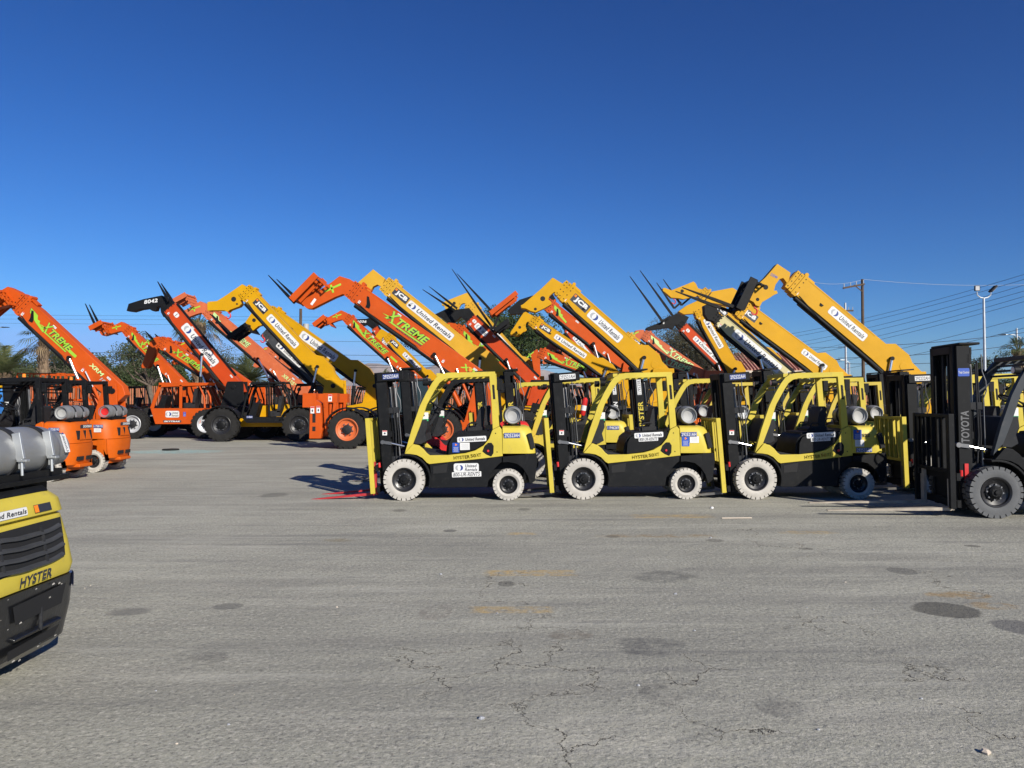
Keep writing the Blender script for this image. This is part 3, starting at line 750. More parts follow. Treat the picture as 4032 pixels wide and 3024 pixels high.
    for (txt, sx, sy, wpx, hpx, cl, deg) in g('headtxt', []):
        c = P(sx, sy, Y-.17)-off; a = radians(deg); mb = MB(cl); mb.text(txt, c-Yv*.006, Vector((cos(a), 0, sin(a))), Vector((-sin(a), 0, cos(a))), wpx*px, hpx*px, .03, .2); out('lettering', mb, R, smooth=0)
    for q, (a, b) in enumerate(g('marks', ((.04, -.3), (.30, .35), (.70, -.32), (.90, .3)) if style != 'j' else ((.02, -.36),))):
        mb = MB('white'); c = B+e*(a*L)+n*(b*t)-Yv*w
        if q % 2: mb.rrect(c+N*.004, U, V, .16, .07, 0); mb.m('grey').rrect(c+N*.006, U, V, .13, .02, 0)
        else: stick_notice(mb, c, U, V, N, .08, .13, 'warn')
        out('notice_sticker', mb, bo, smooth=0)
    mb = MB(col); mb.T = BM
    for q in (-.46, .46): mb.box(.18*t, L*.62, -w-.008, -w+.01, q*t-.018, q*t+.018)
    out('weld_flange', mb, bo)
    mb = MB('black'); mb.T = BM
    mb.tube([(.3*t, -w*1.02, -.42*t), (L*.25, -w*.98, -.64*t), (L*.55, -w*.9, -.60*t), (L*.8, -w*1.0, -.72*t), (L*.95, -w*1.1, -.5*t)], .022, 6)
    out('hydraulic_hose', mb, bo)
    # lift cylinder
    dark = style == 's' or g('cyl') == 'black'
    for s in ((-1, 1) if style == 'x' else (-1,)):
        f0 = g('cylf', .56 if style != 'j' else .80)
        a = B+e*(L*f0)+n*(-.30*t if style != 'j' else .1*t)+Yv*(s*(w+.07)); tgt = Vector((g('cylx', -.75 if style != 'j' else -1.05), s*(w+.07), g('cylz', 1.35)))
        mid = a.lerp(tgt, .40); mb = MB('black' if dark or style == 'j' else col)
        mb.cyl(mid, tgt, .085, 12)
        c_ = out('lift_cylinder', mb, R); mb = MB('black'); mb.cyl(a-Yv*.05, a+Yv*.05, .07, 12); out('pivot_pin', mb, c_); mb = MB('chrome'); mb.cyl(a, mid+(tgt-mid)*.02, .05, 12); out('piston_rod', mb, c_)
        if style == 'x':
            a2 = B+e*(L*(f0+.17))+n*(-.25*t)+Yv*(s*(w+.06)); t2 = Vector((tgt.x+.45, s*(w+.06), tgt.z)); m2 = a2.lerp(t2, .4)
            mb = MB(col); mb.cyl(m2, t2, .05, 10); c2 = out('compensation_cylinder', mb, R); mb = MB('chrome'); mb.cyl(a2, m2, .03, 8); out('piston_rod', mb, c2)
    # chassis
    if g('nochassis'): return R
    ccol = g('chcol', col); wb = g('wheels', (-4.75, -1.40)); wr = g('wr', .68); rim = g('rim', 'rim_orange' if style == 'x' else 'rim_black')
    tw = g('tw', 1.20)
    def chf():
        mb = MB(ccol); mb.box(wb[0]-.5, g('tail', .42)+.03, -.42, .42, .60, .98)
        tl = g('tail', .42); mb.prism([(-.75, .9), (tl+.08, .9), (tl, zp_+.25), (-.30, zp_+.25)], -w-.12, -w-.04); mb.prism([(-.75, .9), (tl+.08, .9), (tl, zp_+.25), (-.30, zp_+.25)], w+.04, w+.12)
        mb.prism([(-.5, .7), (tl-.02, .7), (tl+.02, 1.35), (-.5, 1.35)], -.45, .45)
        if style == 'j': mb.prism([(wb[1]-.95, .85), (wb[1]-.75, 1.35), (wb[1]+.5, 1.5), (.25, 1.75), (.42, 1.0), (.3, .85)], -.80, .80)
        mb.m('matte').box(wb[0]-.15, wb[0]+.15, -.9, .9, .55, .8); mb.box(wb[1]-.15, wb[1]+.15, -.9, .9, .55, .8)
        mb.m('black').cyl((0, -w-.16, zp_), (0, w+.16, zp_), .10, 14)
        return mb
    out('chassis', chf(), R, .015)
    mb = MB(g('podcol', ccol)); mb.prism([(wb[0]+.95, .75), (wb[1]-.85, .75), (wb[1]-.8, 1.35), (wb[1]-1.0, 1.55), (wb[0]+1.2, 1.5), (wb[0]+.95, 1.3)], .35, 1.15)
    mb.m('matte').box(wb[0]+1.4, wb[1]-1.3, 1.15, 1.17, .95, 1.35); out('engine_pod', mb, R, .04)
    for x in wb:
        wheel(R, x, -tw, 1, wr, wr*.58, .38, g('tyre', 'rubber'), rim, lugs=22, gap=None, tele=True)
        wheel(R, x, tw, -1, wr, wr*.58, .38, g('tyre', 'rubber'), rim, lugs=22, gap=None, tele=True)
    for x in wb:
        for s in (-1, 1):
            mb = MB(g('fendcol', 'black'))
            pr = [(x+cos(radians(a))*(wr+.12), wr+sin(radians(a))*(wr+.10)) for a in range(20, 166, 12)]; pr += [(x+cos(radians(a))*(wr+.08), wr+sin(radians(a))*(wr+.06)) for a in range(164, 19, -12)]
            mb.prism(pr, *sorted((s*tw, s*(tw-.42))))
            if g('fender', True): out('mudguard', mb, R)
    # cab
    ck = g('cab', 'open'); x0, x1 = g('cabx', (-3.75, -1.85)); z0, z1 = (.78 if g('cab') != 'panel' else .66), g('cabz', 2.45); cc = g('cabcol', 'black')
    mb = MB(cc); y0, y1 = -1.12, -.34
    low = {'open': 1.02, 'panel': 1.36}.get(ck, 1.22)
    F1 = [(x0+.12, z0), (x1-.1, z0), (x1, low+.1), (x1-.02, low+.1), (x1-.02, low), (x0, low)]
    mb.prism([(x0+.22, z0), (x1-.15, z0), (x1+.05, low), (x0, low)], y0, y1)
    r = .045
    fr = [(x0, low), (x0+.38, z1-.06), (x1-.22, z1), (x1+.05, low)]
    for y in (y0+.05, y1-.05):
        mb.tube([(x, y, z) for x, z in [fr[0], ((fr[0][0]*.4+fr[1][0]*.6)-.04, fr[0][1]*.4+fr[1][1]*.6), fr[1], fr[2], ((fr[2][0]+fr[3][0])/2+.1, (fr[2][1]+fr[3][1])/2), fr[3]]], r, 8)
        mb.bar(((x0+x1)/2+.15, y, low), ((x0+x1)/2+.12, y, z1-.04), .07, .07)
    mb.box(x0+.38, x1-.22, y0, y1, z1-.05, z1+.02)
    for k in range(4): mb.bar((x0+.45+k*.3, y0, z1), (x0+.45+k*.3, y1, z1), .05, .04)
    cab = out('cab', mb, R, .01)
    mb = MB('seat'); mb.box(x1-.95, x1-.45, -.95, -.5, low+.02, low+.25); mb.prism([(x1-.58, low+.2), (x1-.45, low+.2), (x1-.32, low+.85), (x1-.48, low+.88)], -.95, -.5)
    out('seat', mb, cab); mb = MB('black'); mb.prism([(x0+.25, low), (x0+.55, low), (x0+.7, low+.55), (x0+.45, low+.6)], -1.0, -.45)
    mb.tube([(x0+.62+.05*sin(a), -.72+.2*cos(a), low+.62+.18*sin(a)*.6) for a in [k*pi/8 for k in range(17)]], .02, 6)
    out('dashboard', mb, cab)
    if ck == 'closed':
        mb = MB('glass'); mb.prism([(x0+.08, low+.06), (x0+.40, z1-.12), ((x0+x1)/2+.08, z1-.09), ((x0+x1)/2+.1, low+.06)], y0-.004, y0+.03)
        mb.prism([((x0+x1)/2+.2, low+.06), ((x0+x1)/2+.18, z1-.09), (x1-.27, z1-.07), (x1-.0, low+.06)], y0-.004, y0+.03); out('window', mb, cab)
    elif ck == 'panel':
        mb = MB(cc); mb.prism([(x0-.02, low), (x0+.36, z1), (x0+.50, z1), (x0+.14, low)], y0-.01, y0+.06); mb.prism([((x0+x1)/2+.1, low), ((x0+x1)/2+.1, z1), ((x0+x1)/2+.22, z1), ((x0+x1)/2+.22, low)], y0-.01, y0+.06)
        mb.prism([(x0+.36, z1-.1), (x1+.15, z1-.02), (x1+.25, z1+.1), (x0+.36, z1+.1)], y0-.01, y1+.05)
        out('door_frame', mb, cab, .01)
    if g('cabstick'):
        for kk, ux, uz, ww, h2 in g('cabstick'):
            mb = MB('white'); c = Vector((x0+ux, y0, uz))
            if kk == 'rent2': stick_rent(mb, c, X, Z, -Yv, ww, h2, True)
            elif kk == 'sky': mb.m('ink').rrect(c-Yv*.004, X, Z, ww, h2, 0); mb.m('white').text('SKYTRAK', c-Yv*.007, X, Z, ww*.92, h2*.6, .06, .2)
            elif kk == 'num': stick_plate(mb, c, X, Z, -Yv, ww, h2, '12180409', 'navy', 'white')
            else: stick_notice(mb, c, X, Z, -Yv, ww, h2, kk)
            out('sticker', mb, cab, smooth=0)
    if g('outrigger'):
        mb = MB(col); xx = wb[0]-.55
        for s in (-1, 1):
            ys = sorted((s*.62, s*1.02))
            mb.box(-6.38, -5.92, ys[0], ys[1], 1.45, 1.95)
            mb.prism([(-6.14, .36), (-5.74, .36), (-5.68, .7), (-5.74, 1.60), (-5.92, 1.72), (-6.12, 1.5)], ys[0]+.02, ys[1]-.02)
            mb.box(-5.66, -5.16, ys[0], ys[1], 1.62, 1.95); mb.prism([(-5.6, 1.62), (-5.5, 1.62), (-5.46, .9), (-5.56, .9)], ys[0], ys[0]+.05); mb.prism([(-5.3, 1.62), (-5.2, 1.62), (-5.26, .9), (-5.36, .9)], ys[0], ys[0]+.05)
            mb.cyl((-5.41, s*.82, .8), (-5.41, s*.82, 1.65), .11, 12); mb.prism([(-5.62, .9), (-5.2, .9), (-5.3, .55), (-5.6, .5)], ys[0]+.1, ys[1]-.1)
            mb.m('black_and_shade')
            yy = s*1.0 if s < 0 else s*1.0
            for z0, z1 in ((.92, 1.24), (.62, .78)): mb.box(-6.03, -5.92, yy-.012 if s < 0 else yy+.002, yy-.002 if s < 0 else yy+.012, z0, z1)
            mb.m('chrome').cyl((-5.41, s*.82, 1.62), (-5.41, s*.82, 1.9), .06, 10); mb.m(col)
        mb.box(-6.0, -5.2, -.6, .6, .55, .85)
        og = out('outrigger', mb, R, .02)
        mb = MB('white')
        for (a, b) in ((-6.03, 1.36), (-5.82, 1.38), (-5.41, 1.78)): stick_notice(mb, (a, -1.022, b), X, Z, -Yv, .13, .24, 'warn')
        out('notice_sticker', mb, og, smooth=0)
    return R
# ------------------------------------------------------------------ light
EL = radians(27); SD = Vector((.58, -.81, 0)).normalized()
w = bpy.data.worlds.new('World'); SC.world = w; w.use_nodes = True; nt = w.node_tree
sky = nd(nt, 'ShaderNodeTexSky'); sky.sky_type = 'NISHITA'; sky.sun_disc = False; sky.sun_elevation = EL
sky.sun_rotation = atan2(SD.x, SD.y); sky.altitude = 600; sky.air_density = 1.0; sky.dust_density = .35; sky.ozone_density = 3.0
sp = nd(nt, 'ShaderNodeSeparateColor'); nt.links.new(sky.outputs[0], sp.inputs[0]); cbn = nd(nt, 'ShaderNodeCombineColor')
for i, (gm, tn) in enumerate(((1.85, .60), (1.45, .735), (1.28, 1.03))):
    a_ = nd(nt, 'ShaderNodeMath', operation='MULTIPLY'); nt.links.new(sp.outputs[i], a_.inputs[0]); a_.inputs[1].default_value = .085
    m_ = nd(nt, 'ShaderNodeMath', operation='MINIMUM'); nt.links.new(a_.outputs[0], m_.inputs[0]); m_.inputs[1].default_value = (.5, .62, .78)[i]
    p_ = nd(nt, 'ShaderNodeMath', operation='POWER'); nt.links.new(m_.outputs[0], p_.inputs[0]); p_.inputs[1].default_value = gm
    t_ = nd(nt, 'ShaderNodeMath', operation='MULTIPLY'); nt.links.new(p_.outputs[0], t_.inputs[0]); t_.inputs[1].default_value = tn*10
    nt.links.new(t_.outputs[0], cbn.inputs[i])
nt.links.new(cbn.outputs[0], nt.nodes['Background'].inputs[0]); nt.nodes['Background'].inputs[1].default_value = .1
sun = bpy.data.lights.new('sun', 'SUN'); sun.energy = 4.7; sun.angle = radians(.53); sun.color = (1, .94, .83)
so = bpy.data.objects.new('sun', sun); C.objects.link(so); so.location = (20, -20, 30)
so.rotation_euler = (-(SD*cos(EL)+Z*sin(EL))).to_track_quat('-Z', 'Y').to_euler()
SC.view_settings.view_transform = 'Standard'; SC.view_settings.look = 'None'; SC.view_settings.gamma = 1; SC.view_settings.exposure = .5
# ------------------------------------------------------------------ ground
def ground_mat():
    m = bpy.data.materials.new('asphalt'); m.use_nodes = True; MATS['asphalt'] = m; nt = m.node_tree; L = nt.links.new; b = nt.nodes['Principled BSDF']
    geo = nd(nt, 'ShaderNodeNewGeometry'); pos = geo.outputs['Position']
    def noise(scale, detail=6, rough=.6, stretch=None, off=(0, 0, 0)):
        mp = nd(nt, 'ShaderNodeMapping'); L(pos, mp.inputs[0]); mp.inputs['Scale'].default_value = stretch or (1, 1, 1); mp.inputs['Location'].default_value = off
        n = nd(nt, 'ShaderNodeTexNoise', _Scale=scale, _Detail=float(detail), _Roughness=rough); L(mp.outputs[0], n.inputs['Vector']); return n.outputs['Fac']
    def rng(v, a, c, d=0., e=1.):
        r = nd(nt, 'ShaderNodeMapRange'); L(v, r.inputs[0]); r.inputs[1].default_value = a; r.inputs[2].default_value = c; r.inputs[3].default_value = d; r.inputs[4].default_value = e; return r.outputs[0]
    def mul(a, c):
        q = nd(nt, 'ShaderNodeMath', operation='MULTIPLY')
        for i, v in enumerate((a, c)):
            if isinstance(v, float): q.inputs[i].default_value = v
            else: L(v, q.inputs[i])
        return q.outputs[0]
    def mx(f, a, c):
        q = nd(nt, 'ShaderNodeMix', data_type='RGBA'); L(f, q.inputs[0])
        if isinstance(a, tuple): q.inputs[6].default_value = (*a, 1)
        else: L(a, q.inputs[6])
        q.inputs[7].default_value = (*c, 1); return q.outputs[2]
    col = mx(rng(noise(.35, 5), .3, .7), (.285, .278, .232), (.405, .394, .325))
    col = mx(mul(rng(noise(1.1, 7, .65, (.55, 1.6, 1)), .50, .72), .6), col, (.24, .23, .20))
    col = mx(mul(rng(noise(.8, 8, .7, (.4, 1, 1), (5, 3, 0)), .52, .72), .55), col, (.50, .475, .40))
    col = mx(mul(rng(noise(30, 3, .7), .50, .68), .8), col, (.56, .53, .45))
    col = mx(mul(rng(noise(38, 3, .7, None, (3, 1, 0)), .52, .68), .8), col, (.12, .116, .108))
    col = mx(mul(rng(noise(110, 2, .6), .56, .72), .6), col, (.56, .54, .49))
    # wide worn lanes
    col = mx(mul(rng(noise(.55, 6, .7, (.16, 1.5, 1), (4, 2, 0)), .47, .66), .62), col, (.215, .208, .185))
    col = mx(mul(rng(noise(1.4, 6, .7, (.18, 1.7, 1), (9, 4, 0)), .54, .70), .5), col, (.50, .48, .41))
    # tyre scuffs, long and thin
    col = mx(mul(rng(noise(2.2, 4, .6, (.12, 2.2, 1), (1, 9, 0)), .58, .72), .5), col, (.17, .166, .16))
    sx = nd(nt, 'ShaderNodeSeparateXYZ'); L(pos, sx.inputs[0])
    wob = noise(2.5, 4); wob2 = noise(9, 3)
    def patch(cx, cy, rx, ry, colr, amt, soft=.35, brk=None, rect=False):
        def ax(o, c, r):
            a = nd(nt, 'ShaderNodeMath', operation='SUBTRACT'); L(o, a.inputs[0]); a.inputs[1].default_value = c
            d = nd(nt, 'ShaderNodeMath', operation='DIVIDE'); L(a.outputs[0], d.inputs[0]); d.inputs[1].default_value = r
            q = nd(nt, 'ShaderNodeMath', operation='ABSOLUTE'); L(d.outputs[0], q.inputs[0]); return q.outputs[0]
        X_, Y_ = ax(sx.outputs[0], cx, rx), ax(sx.outputs[1], cy, ry)
        q = nd(nt, 'ShaderNodeMath', operation='MAXIMUM' if rect else 'ADD')
        if rect: L(X_, q.inputs[0]); L(Y_, q.inputs[1])
        else: L(mul(X_, X_), q.inputs[0]); L(mul(Y_, Y_), q.inputs[1])
        a = nd(nt, 'ShaderNodeMath', operation='MULTIPLY_ADD'); L(wob if not rect else wob2, a.inputs[0]); a.inputs[1].default_value = 1.6 if not rect else .35; L(q.outputs[0], a.inputs[2])
        base = .80 if not rect else .17
        f = rng(a.outputs[0], base+1-soft*.5, base+1+soft*.5, 1., 0.)
        f = mul(f, amt)
        if brk: f = mul(f, rng(noise(brk, 6, .75), .40, .58))
        nonlocal col
        col = mx(f, col, colr)
    def pxp(x0, y0, x1, y1, *a, **k):
        c = G((x0+x1)/2, (y0+y1)/2); l = G(x0, (y0+y1)/2); t = G((x0+x1)/2, y0); bb = G((x0+x1)/2, y1)
        patch(c.x, (t.y+bb.y)/2, abs(c.x-l.x), abs(t.y-bb.y)/2, *a, **k)
    OIL = (.095, .09, .08); YEL = (.50, .34, .13)
    pxp(1915, 2245, 2262, 2268, YEL, .75, brk=7., soft=.2, rect=True)
    pxp(1860, 2388, 2170, 2414, YEL, .7, brk=6., soft=.2, rect=True)
    pxp(2000, 2097, 2110, 2106, YEL, .6, brk=7., rect=True); pxp(2370, 2104, 2800, 2116, (.30, .2, .09), .55, brk=5., rect=True)
    pxp(2500, 2026, 2790, 2040, YEL, .6, brk=6., rect=True); pxp(1270, 2120, 1400, 2134, (.24, .19, .10), .45, brk=5.)
    pxp(3640, 2326, 3900, 2358, (.34, .21, .07), .6, brk=8.); pxp(3810, 2370, 4010, 2402, (.33, .21, .08), .5, brk=8.)
    pxp(3060, 2090, 3300, 2104, YEL, .4, brk=8.)
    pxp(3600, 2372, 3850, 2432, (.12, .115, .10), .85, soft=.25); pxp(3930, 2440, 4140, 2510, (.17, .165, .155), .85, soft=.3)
    pxp(430, 2395, 585, 2425, (.17, .165, .15), .7, soft=.9); pxp(2780, 2122, 2850, 2134, OIL, .5, soft=.8); pxp(1545, 2005, 1600, 2016, OIL, .5, soft=.9)
    pxp(2040, 2001, 2090, 2010, OIL, .5, soft=.9); pxp(2385, 2108, 2440, 2118, OIL, .5, soft=.8); pxp(1030, 1940, 1130, 1958, OIL, .5, soft=.9)
    pxp(1740, 2084, 1800, 2096, (.08, .08, .08), .6); pxp(2400, 2510, 2700, 2580, (.13, .128, .122), .8, soft=.5, brk=3.); pxp(1960, 2288, 2030, 2310, (.09, .088, .08), .6)
    pxp(840, 2375, 960, 2400, (.11, .11, .105), .5); pxp(2500, 2250, 2760, 2300, (.09, .09, .088), .5, brk=3.); pxp(3500, 2235, 3600, 2262, (.09, .088, .085), .5)
    pxp(2520, 2690, 2680, 2780, (.095, .093, .09), .6, brk=3.); pxp(2980, 2740, 3160, 2830, (.11, .108, .105), .5, brk=3.); pxp(700, 2570, 900, 2620, (.10, .098, .095), .5, brk=2.)
    pxp(1650, 2380, 1780, 2440, (.17, .135, .115), .4, brk=3.); pxp(2150, 2480, 2330, 2520, (.16, .13, .10), .5, brk=4.); pxp(3800, 2145, 3860, 2155, OIL, .6); pxp(3140, 2155, 3200, 2165, OIL, .5)
    # shattered glass by the far machines
    pxp(500, 1771, 860, 1786, (.33, .50, .47), .95, brk=6., soft=.8)
    # cracks
    vz = noise(1.3, 5, .65); 
    mp = nd(nt, 'ShaderNodeVectorMath', operation='SCALE'); nv = nd(nt, 'ShaderNodeTexNoise', _Scale=1.6, _Detail=6.0, _Roughness=.65); L(pos, nv.inputs['Vector']); L(nv.outputs['Color'], mp.inputs[0]); mp.inputs['Scale'].default_value = .9
    ad = nd(nt, 'ShaderNodeVectorMath', operation='ADD'); L(pos, ad.inputs[0]); L(mp.outputs[0], ad.inputs[1])
    vo = nd(nt, 'ShaderNodeTexVoronoi', feature='DISTANCE_TO_EDGE', _Scale=1.5); L(ad.outputs[0], vo.inputs['Vector'])
    crack = rng(vo.outputs['Distance'], .002, .009, 1., 0.)
    wide = rng(vo.outputs['Distance'], .0, .07, 1., 0.)
    gate = None
    def ell(x0, y0, x1, y1):
        nonlocal gate
        c = G((x0+x1)/2, (y0+y1)/2); l = G(x0, (y0+y1)/2); t = G((x0+x1)/2, y0); bb = G((x0+x1)/2, y1); q = []
        for o, c0, r in ((sx.outputs[0], c.x, abs(c.x-l.x)), (sx.outputs[1], (t.y+bb.y)/2, (t.y-bb.y)/2)):
            a = nd(nt, 'ShaderNodeMath', operation='SUBTRACT'); L(o, a.inputs[0]); a.inputs[1].default_value = c0
            d = nd(nt, 'ShaderNodeMath', operation='DIVIDE'); L(a.outputs[0], d.inputs[0]); d.inputs[1].default_value = r; q.append(mul(d.outputs[0], d.outputs[0]))
        a = nd(nt, 'ShaderNodeMath', operation='ADD'); L(q[0], a.inputs[0]); L(q[1], a.inputs[1])
        v = rng(a.outputs[0], .6, 1.1, 1., 0.)
        if gate is None: gate = v
        else:
            m2 = nd(nt, 'ShaderNodeMath', operation='MAXIMUM'); L(gate, m2.inputs[0]); L(v, m2.inputs[1]); gate = m2.outputs[0]
    for q in ((1900, 2400, 2480, 3400), (1500, 2480, 2150, 2760), (2650, 2560, 3060, 3050), (3080, 2410, 3480, 2600), (3720, 2560, 4060, 3060), (2960, 2060, 3180, 2220), (3640, 2240, 3820, 2350), (1880, 2230, 2100, 2440)): ell(*q)
    gate = mul(gate, rng(noise(.9, 3, .5, None, (7.3, 2.2, 0)), .34, .46))
    crack = mul(crack, gate); wide = mul(wide, gate)
    col = mx(mul(mul(wide, rng(noise(20, 3), .45, .6)), .55), col, (.44, .41, .33))
    col = mx(mul(crack, .92), col, (.06, .055, .05))
    L(col, b.inputs['Base Color']); b.inputs['Roughness'].default_value = .95; b.inputs['Specular IOR Level'].default_value = .12
    h = nd(nt, 'ShaderNodeMath', operation='MULTIPLY_ADD'); L(crack, h.inputs[0]); h.inputs[1].default_value = -3.0
    h1 = nd(nt, 'ShaderNodeMath', operation='ADD'); L(noise(34, 5, .8), h1.inputs[0]); L(mul(noise(3.5, 5, .7), 2.2), h1.inputs[1]); L(h1.outputs[0], h.inputs[2])
    bp = nd(nt, 'ShaderNodeBump', _Strength=.75, _Distance=.014); L(h.outputs[0], bp.inputs['Height']); L(bp.outputs[0], b.inputs['Normal'])
ground_mat()
mat('wire_pale2', (.3, .3, .3), .5)
mat('desert', (.30, .25, .19), .95, var=.3, scale=.02)
mb = MB('asphalt'); mb.add([(-140, -40, 0), (140, -40, 0), (140, 75, 0), (-140, 75, 0)], [(0, 1, 2, 3)]); tag(out('yard', mb, smooth=0), kind='structure')
mb = MB('desert'); mb.add([(-6000, -200, -.03), (6000, -200, -.03), (6000, 6300, -.03), (-6000, 6300, -.03)], [(0, 1, 2, 3)]); tag(out('ground', mb, smooth=0), kind='structure')
# ------------------------------------------------------------------ mountains
def mountains():
    m = bpy.data.materials.new('mountain'); m.use_nodes = True; MATS['mountain'] = m; nt = m.node_tree; L = nt.links.new; b = nt.nodes['Principled BSDF']
    n = nd(nt, 'ShaderNodeTexNoise', _Scale=.004, _Detail=8.0); g = nd(nt, 'ShaderNodeNewGeometry'); L(g.outputs['Position'], n.inputs['Vector'])
    mx = nd(nt, 'ShaderNodeMix', data_type='RGBA'); L(n.outputs['Fac'], mx.inputs[0]); mx.inputs[6].default_value = (.20, .15, .12, 1); mx.inputs[7].default_value = (.36, .29, .25, 1); L(mx.outputs[2], b.inputs['Base Color']); b.inputs['Roughness'].default_value = 1
    bp = nd(nt, 'ShaderNodeBump', _Strength=1.0, _Distance=60.0); L(n.outputs['Fac'], bp.inputs['Height']); L(bp.outputs[0], b.inputs['Normal'])
    rnd = random.Random(3); Y0 = 5200; mb = MB('mountain')
    prof = [(-600, 1560), (0, 1552), (250, 1540), (500, 1530), (640, 1545), (900, 1545), (1200, 1520), (1330, 1500), (1400, 1460), (1430, 1432), (1460, 1428), (1500, 1430), (1560, 1448), (1640, 1452), (1700, 1440), (1800, 1425), (1860, 1436), (1940, 1442), (2020, 1455), (2080, 1446), (2130, 1452), (2200, 1470), (2300, 1485), (2500, 1510), (2900, 1535), (3400, 1548), (4200, 1556), (4800, 1562)]
    def hgt(sx):
        for (a, c), (d, e) in zip(prof, prof[1:]):
            if a <= sx <= d: return c+(e-c)*(sx-a)/(d-a)
        return 1565
    cols = 240; rows = 16; vs = []; 
    from mathutils import noise as mn
    for i in range(cols+1):
        sx = -600+5400*i/cols; top = (1582-hgt(sx))/F*Y0
        for j in range(rows+1):
            f = j/rows; Y = Y0-1700*(1-f)
            x = (sx-2016)/F*Y0
            r = abs(mn.noise(Vector((x*.0035, f*2.2, 1))))*.55+abs(mn.noise(Vector((x*.009, f*4, 5))))*.3
            z = top*(f**1.5)*(1-r*(1-f)*2.0)+ (mn.noise(Vector((x*.02, f*9, 3)))*9*f)
            vs.append((x, Y, max(z, 0)-1))
    for i in range(cols+1): vs.append((vs[i*(rows+1)][0], Y0+900, -1))
    fs = [(i*(rows+1)+j, (i+1)*(rows+1)+j, (i+1)*(rows+1)+j+1, i*(rows+1)+j+1) for i in range(cols) for j in range(rows)]
    o = (cols+1)*(rows+1); fs += [(i*(rows+1)+rows, (i+1)*(rows+1)+rows, o+i+1, o+i) for i in range(cols)]
    mb.add(vs, fs); tag(out('mountains', mb, smooth=0), kind='structure')
mountains()
# ------------------------------------------------------------------ trees
def leaves(mb, rnd, c, rad, n, size, flat=1.0):
    vs = []; fs = []
    for _ in range(n):
        while True:
            p = Vector((rnd.uniform(-1, 1), rnd.uniform(-1, 1), rnd.uniform(-1, 1)))
            if p.length < 1: break
        p = Vector((p.x*rad, p.y*rad, p.z*rad*flat))+c
        s = size*rnd.uniform(.6, 1.4); d = Vector((rnd.gauss(0, 1), rnd.gauss(0, 1), rnd.gauss(0, 1))).normalized(); e = d.orthogonal().normalized()*s*.5; d = d*s
        o = len(vs); vs += [p, p+d*.5+e*.6, p+d, p+d*.5-e*.6]; fs.append((o, o+1, o+2, o+3))
    mb.add(vs, fs)
def tree(name, label, loc, h, spread, lm, seed, dens=1.0, trunk_h=.3, conifer=False, airy=False, group='trees beyond the yard', lean=0, nb=None):
    rnd = random.Random(seed); R = empty(name, loc); tag(R, label, 'tree', group)
    tb = MB('bark'); cb = MB(lm)
    if conifer:
        tb.tube([(0, 0, 0), (0, 0, h*.95)], [h*.03, h*.006], 6)
        for k in range(int(80*dens)):
            f = rnd.random()**.8; z = h*(.08+.9*f); r = spread*(1-f)**.7*rnd.uniform(.5, 1.0); a = rnd.uniform(0, 2*pi)
            leaves(cb, rnd, Vector((cos(a)*r*.7, sin(a)*r*.7, z)), spread*.36*(1-f*.55), 150, .24, .9)
    else:
        nb = nb or 9
        top = Vector((lean, 0, h*trunk_h)); r0 = h*.028+.05
        tb.tube([(0, 0, -.1), (lean*.5+.1*rnd.uniform(-1, 1), .1, h*trunk_h*.5), top], [r0*1.2, r0, r0*.85], 8)
        for k in range(nb):
            a = 2*pi*k/nb+rnd.uniform(-.4, .4); el = rnd.uniform(.25, 1.35); ln = spread*rnd.uniform(.6, 1.0)
            tipp = top+Vector((cos(a)*ln*cos(el), sin(a)*ln*cos(el), (h*(1-trunk_h))*(.35+.6*sin(el))*rnd.uniform(.75, 1.0)))
            mid = top.lerp(tipp, .5)+Vector((rnd.uniform(-.3, .3), rnd.uniform(-.3, .3), -.1*ln))
            tb.tube([top, mid, tipp], [r0*.5, r0*.3, r0*.08], 5, False)
            for q in range(5):
                b0 = mid.lerp(tipp, rnd.uniform(0, 1)); b1 = b0+Vector((rnd.gauss(0, 1), rnd.gauss(0, 1), rnd.gauss(.2, .6)))*spread*.22
                tb.tube([b0, b1], [r0*.14, r0*.04], 4, False)
                leaves(cb, rnd, b1, spread*rnd.uniform(.16, .28), int((60 if airy else 130)*dens), .11 if airy else .16, .7)
            leaves(cb, rnd, tipp, spread*rnd.uniform(.2, .34), int((110 if airy else 240)*dens), .11 if airy else .16, .7)
    out('trunk', tb, R); out('crown', cb, R, smooth=0); return R
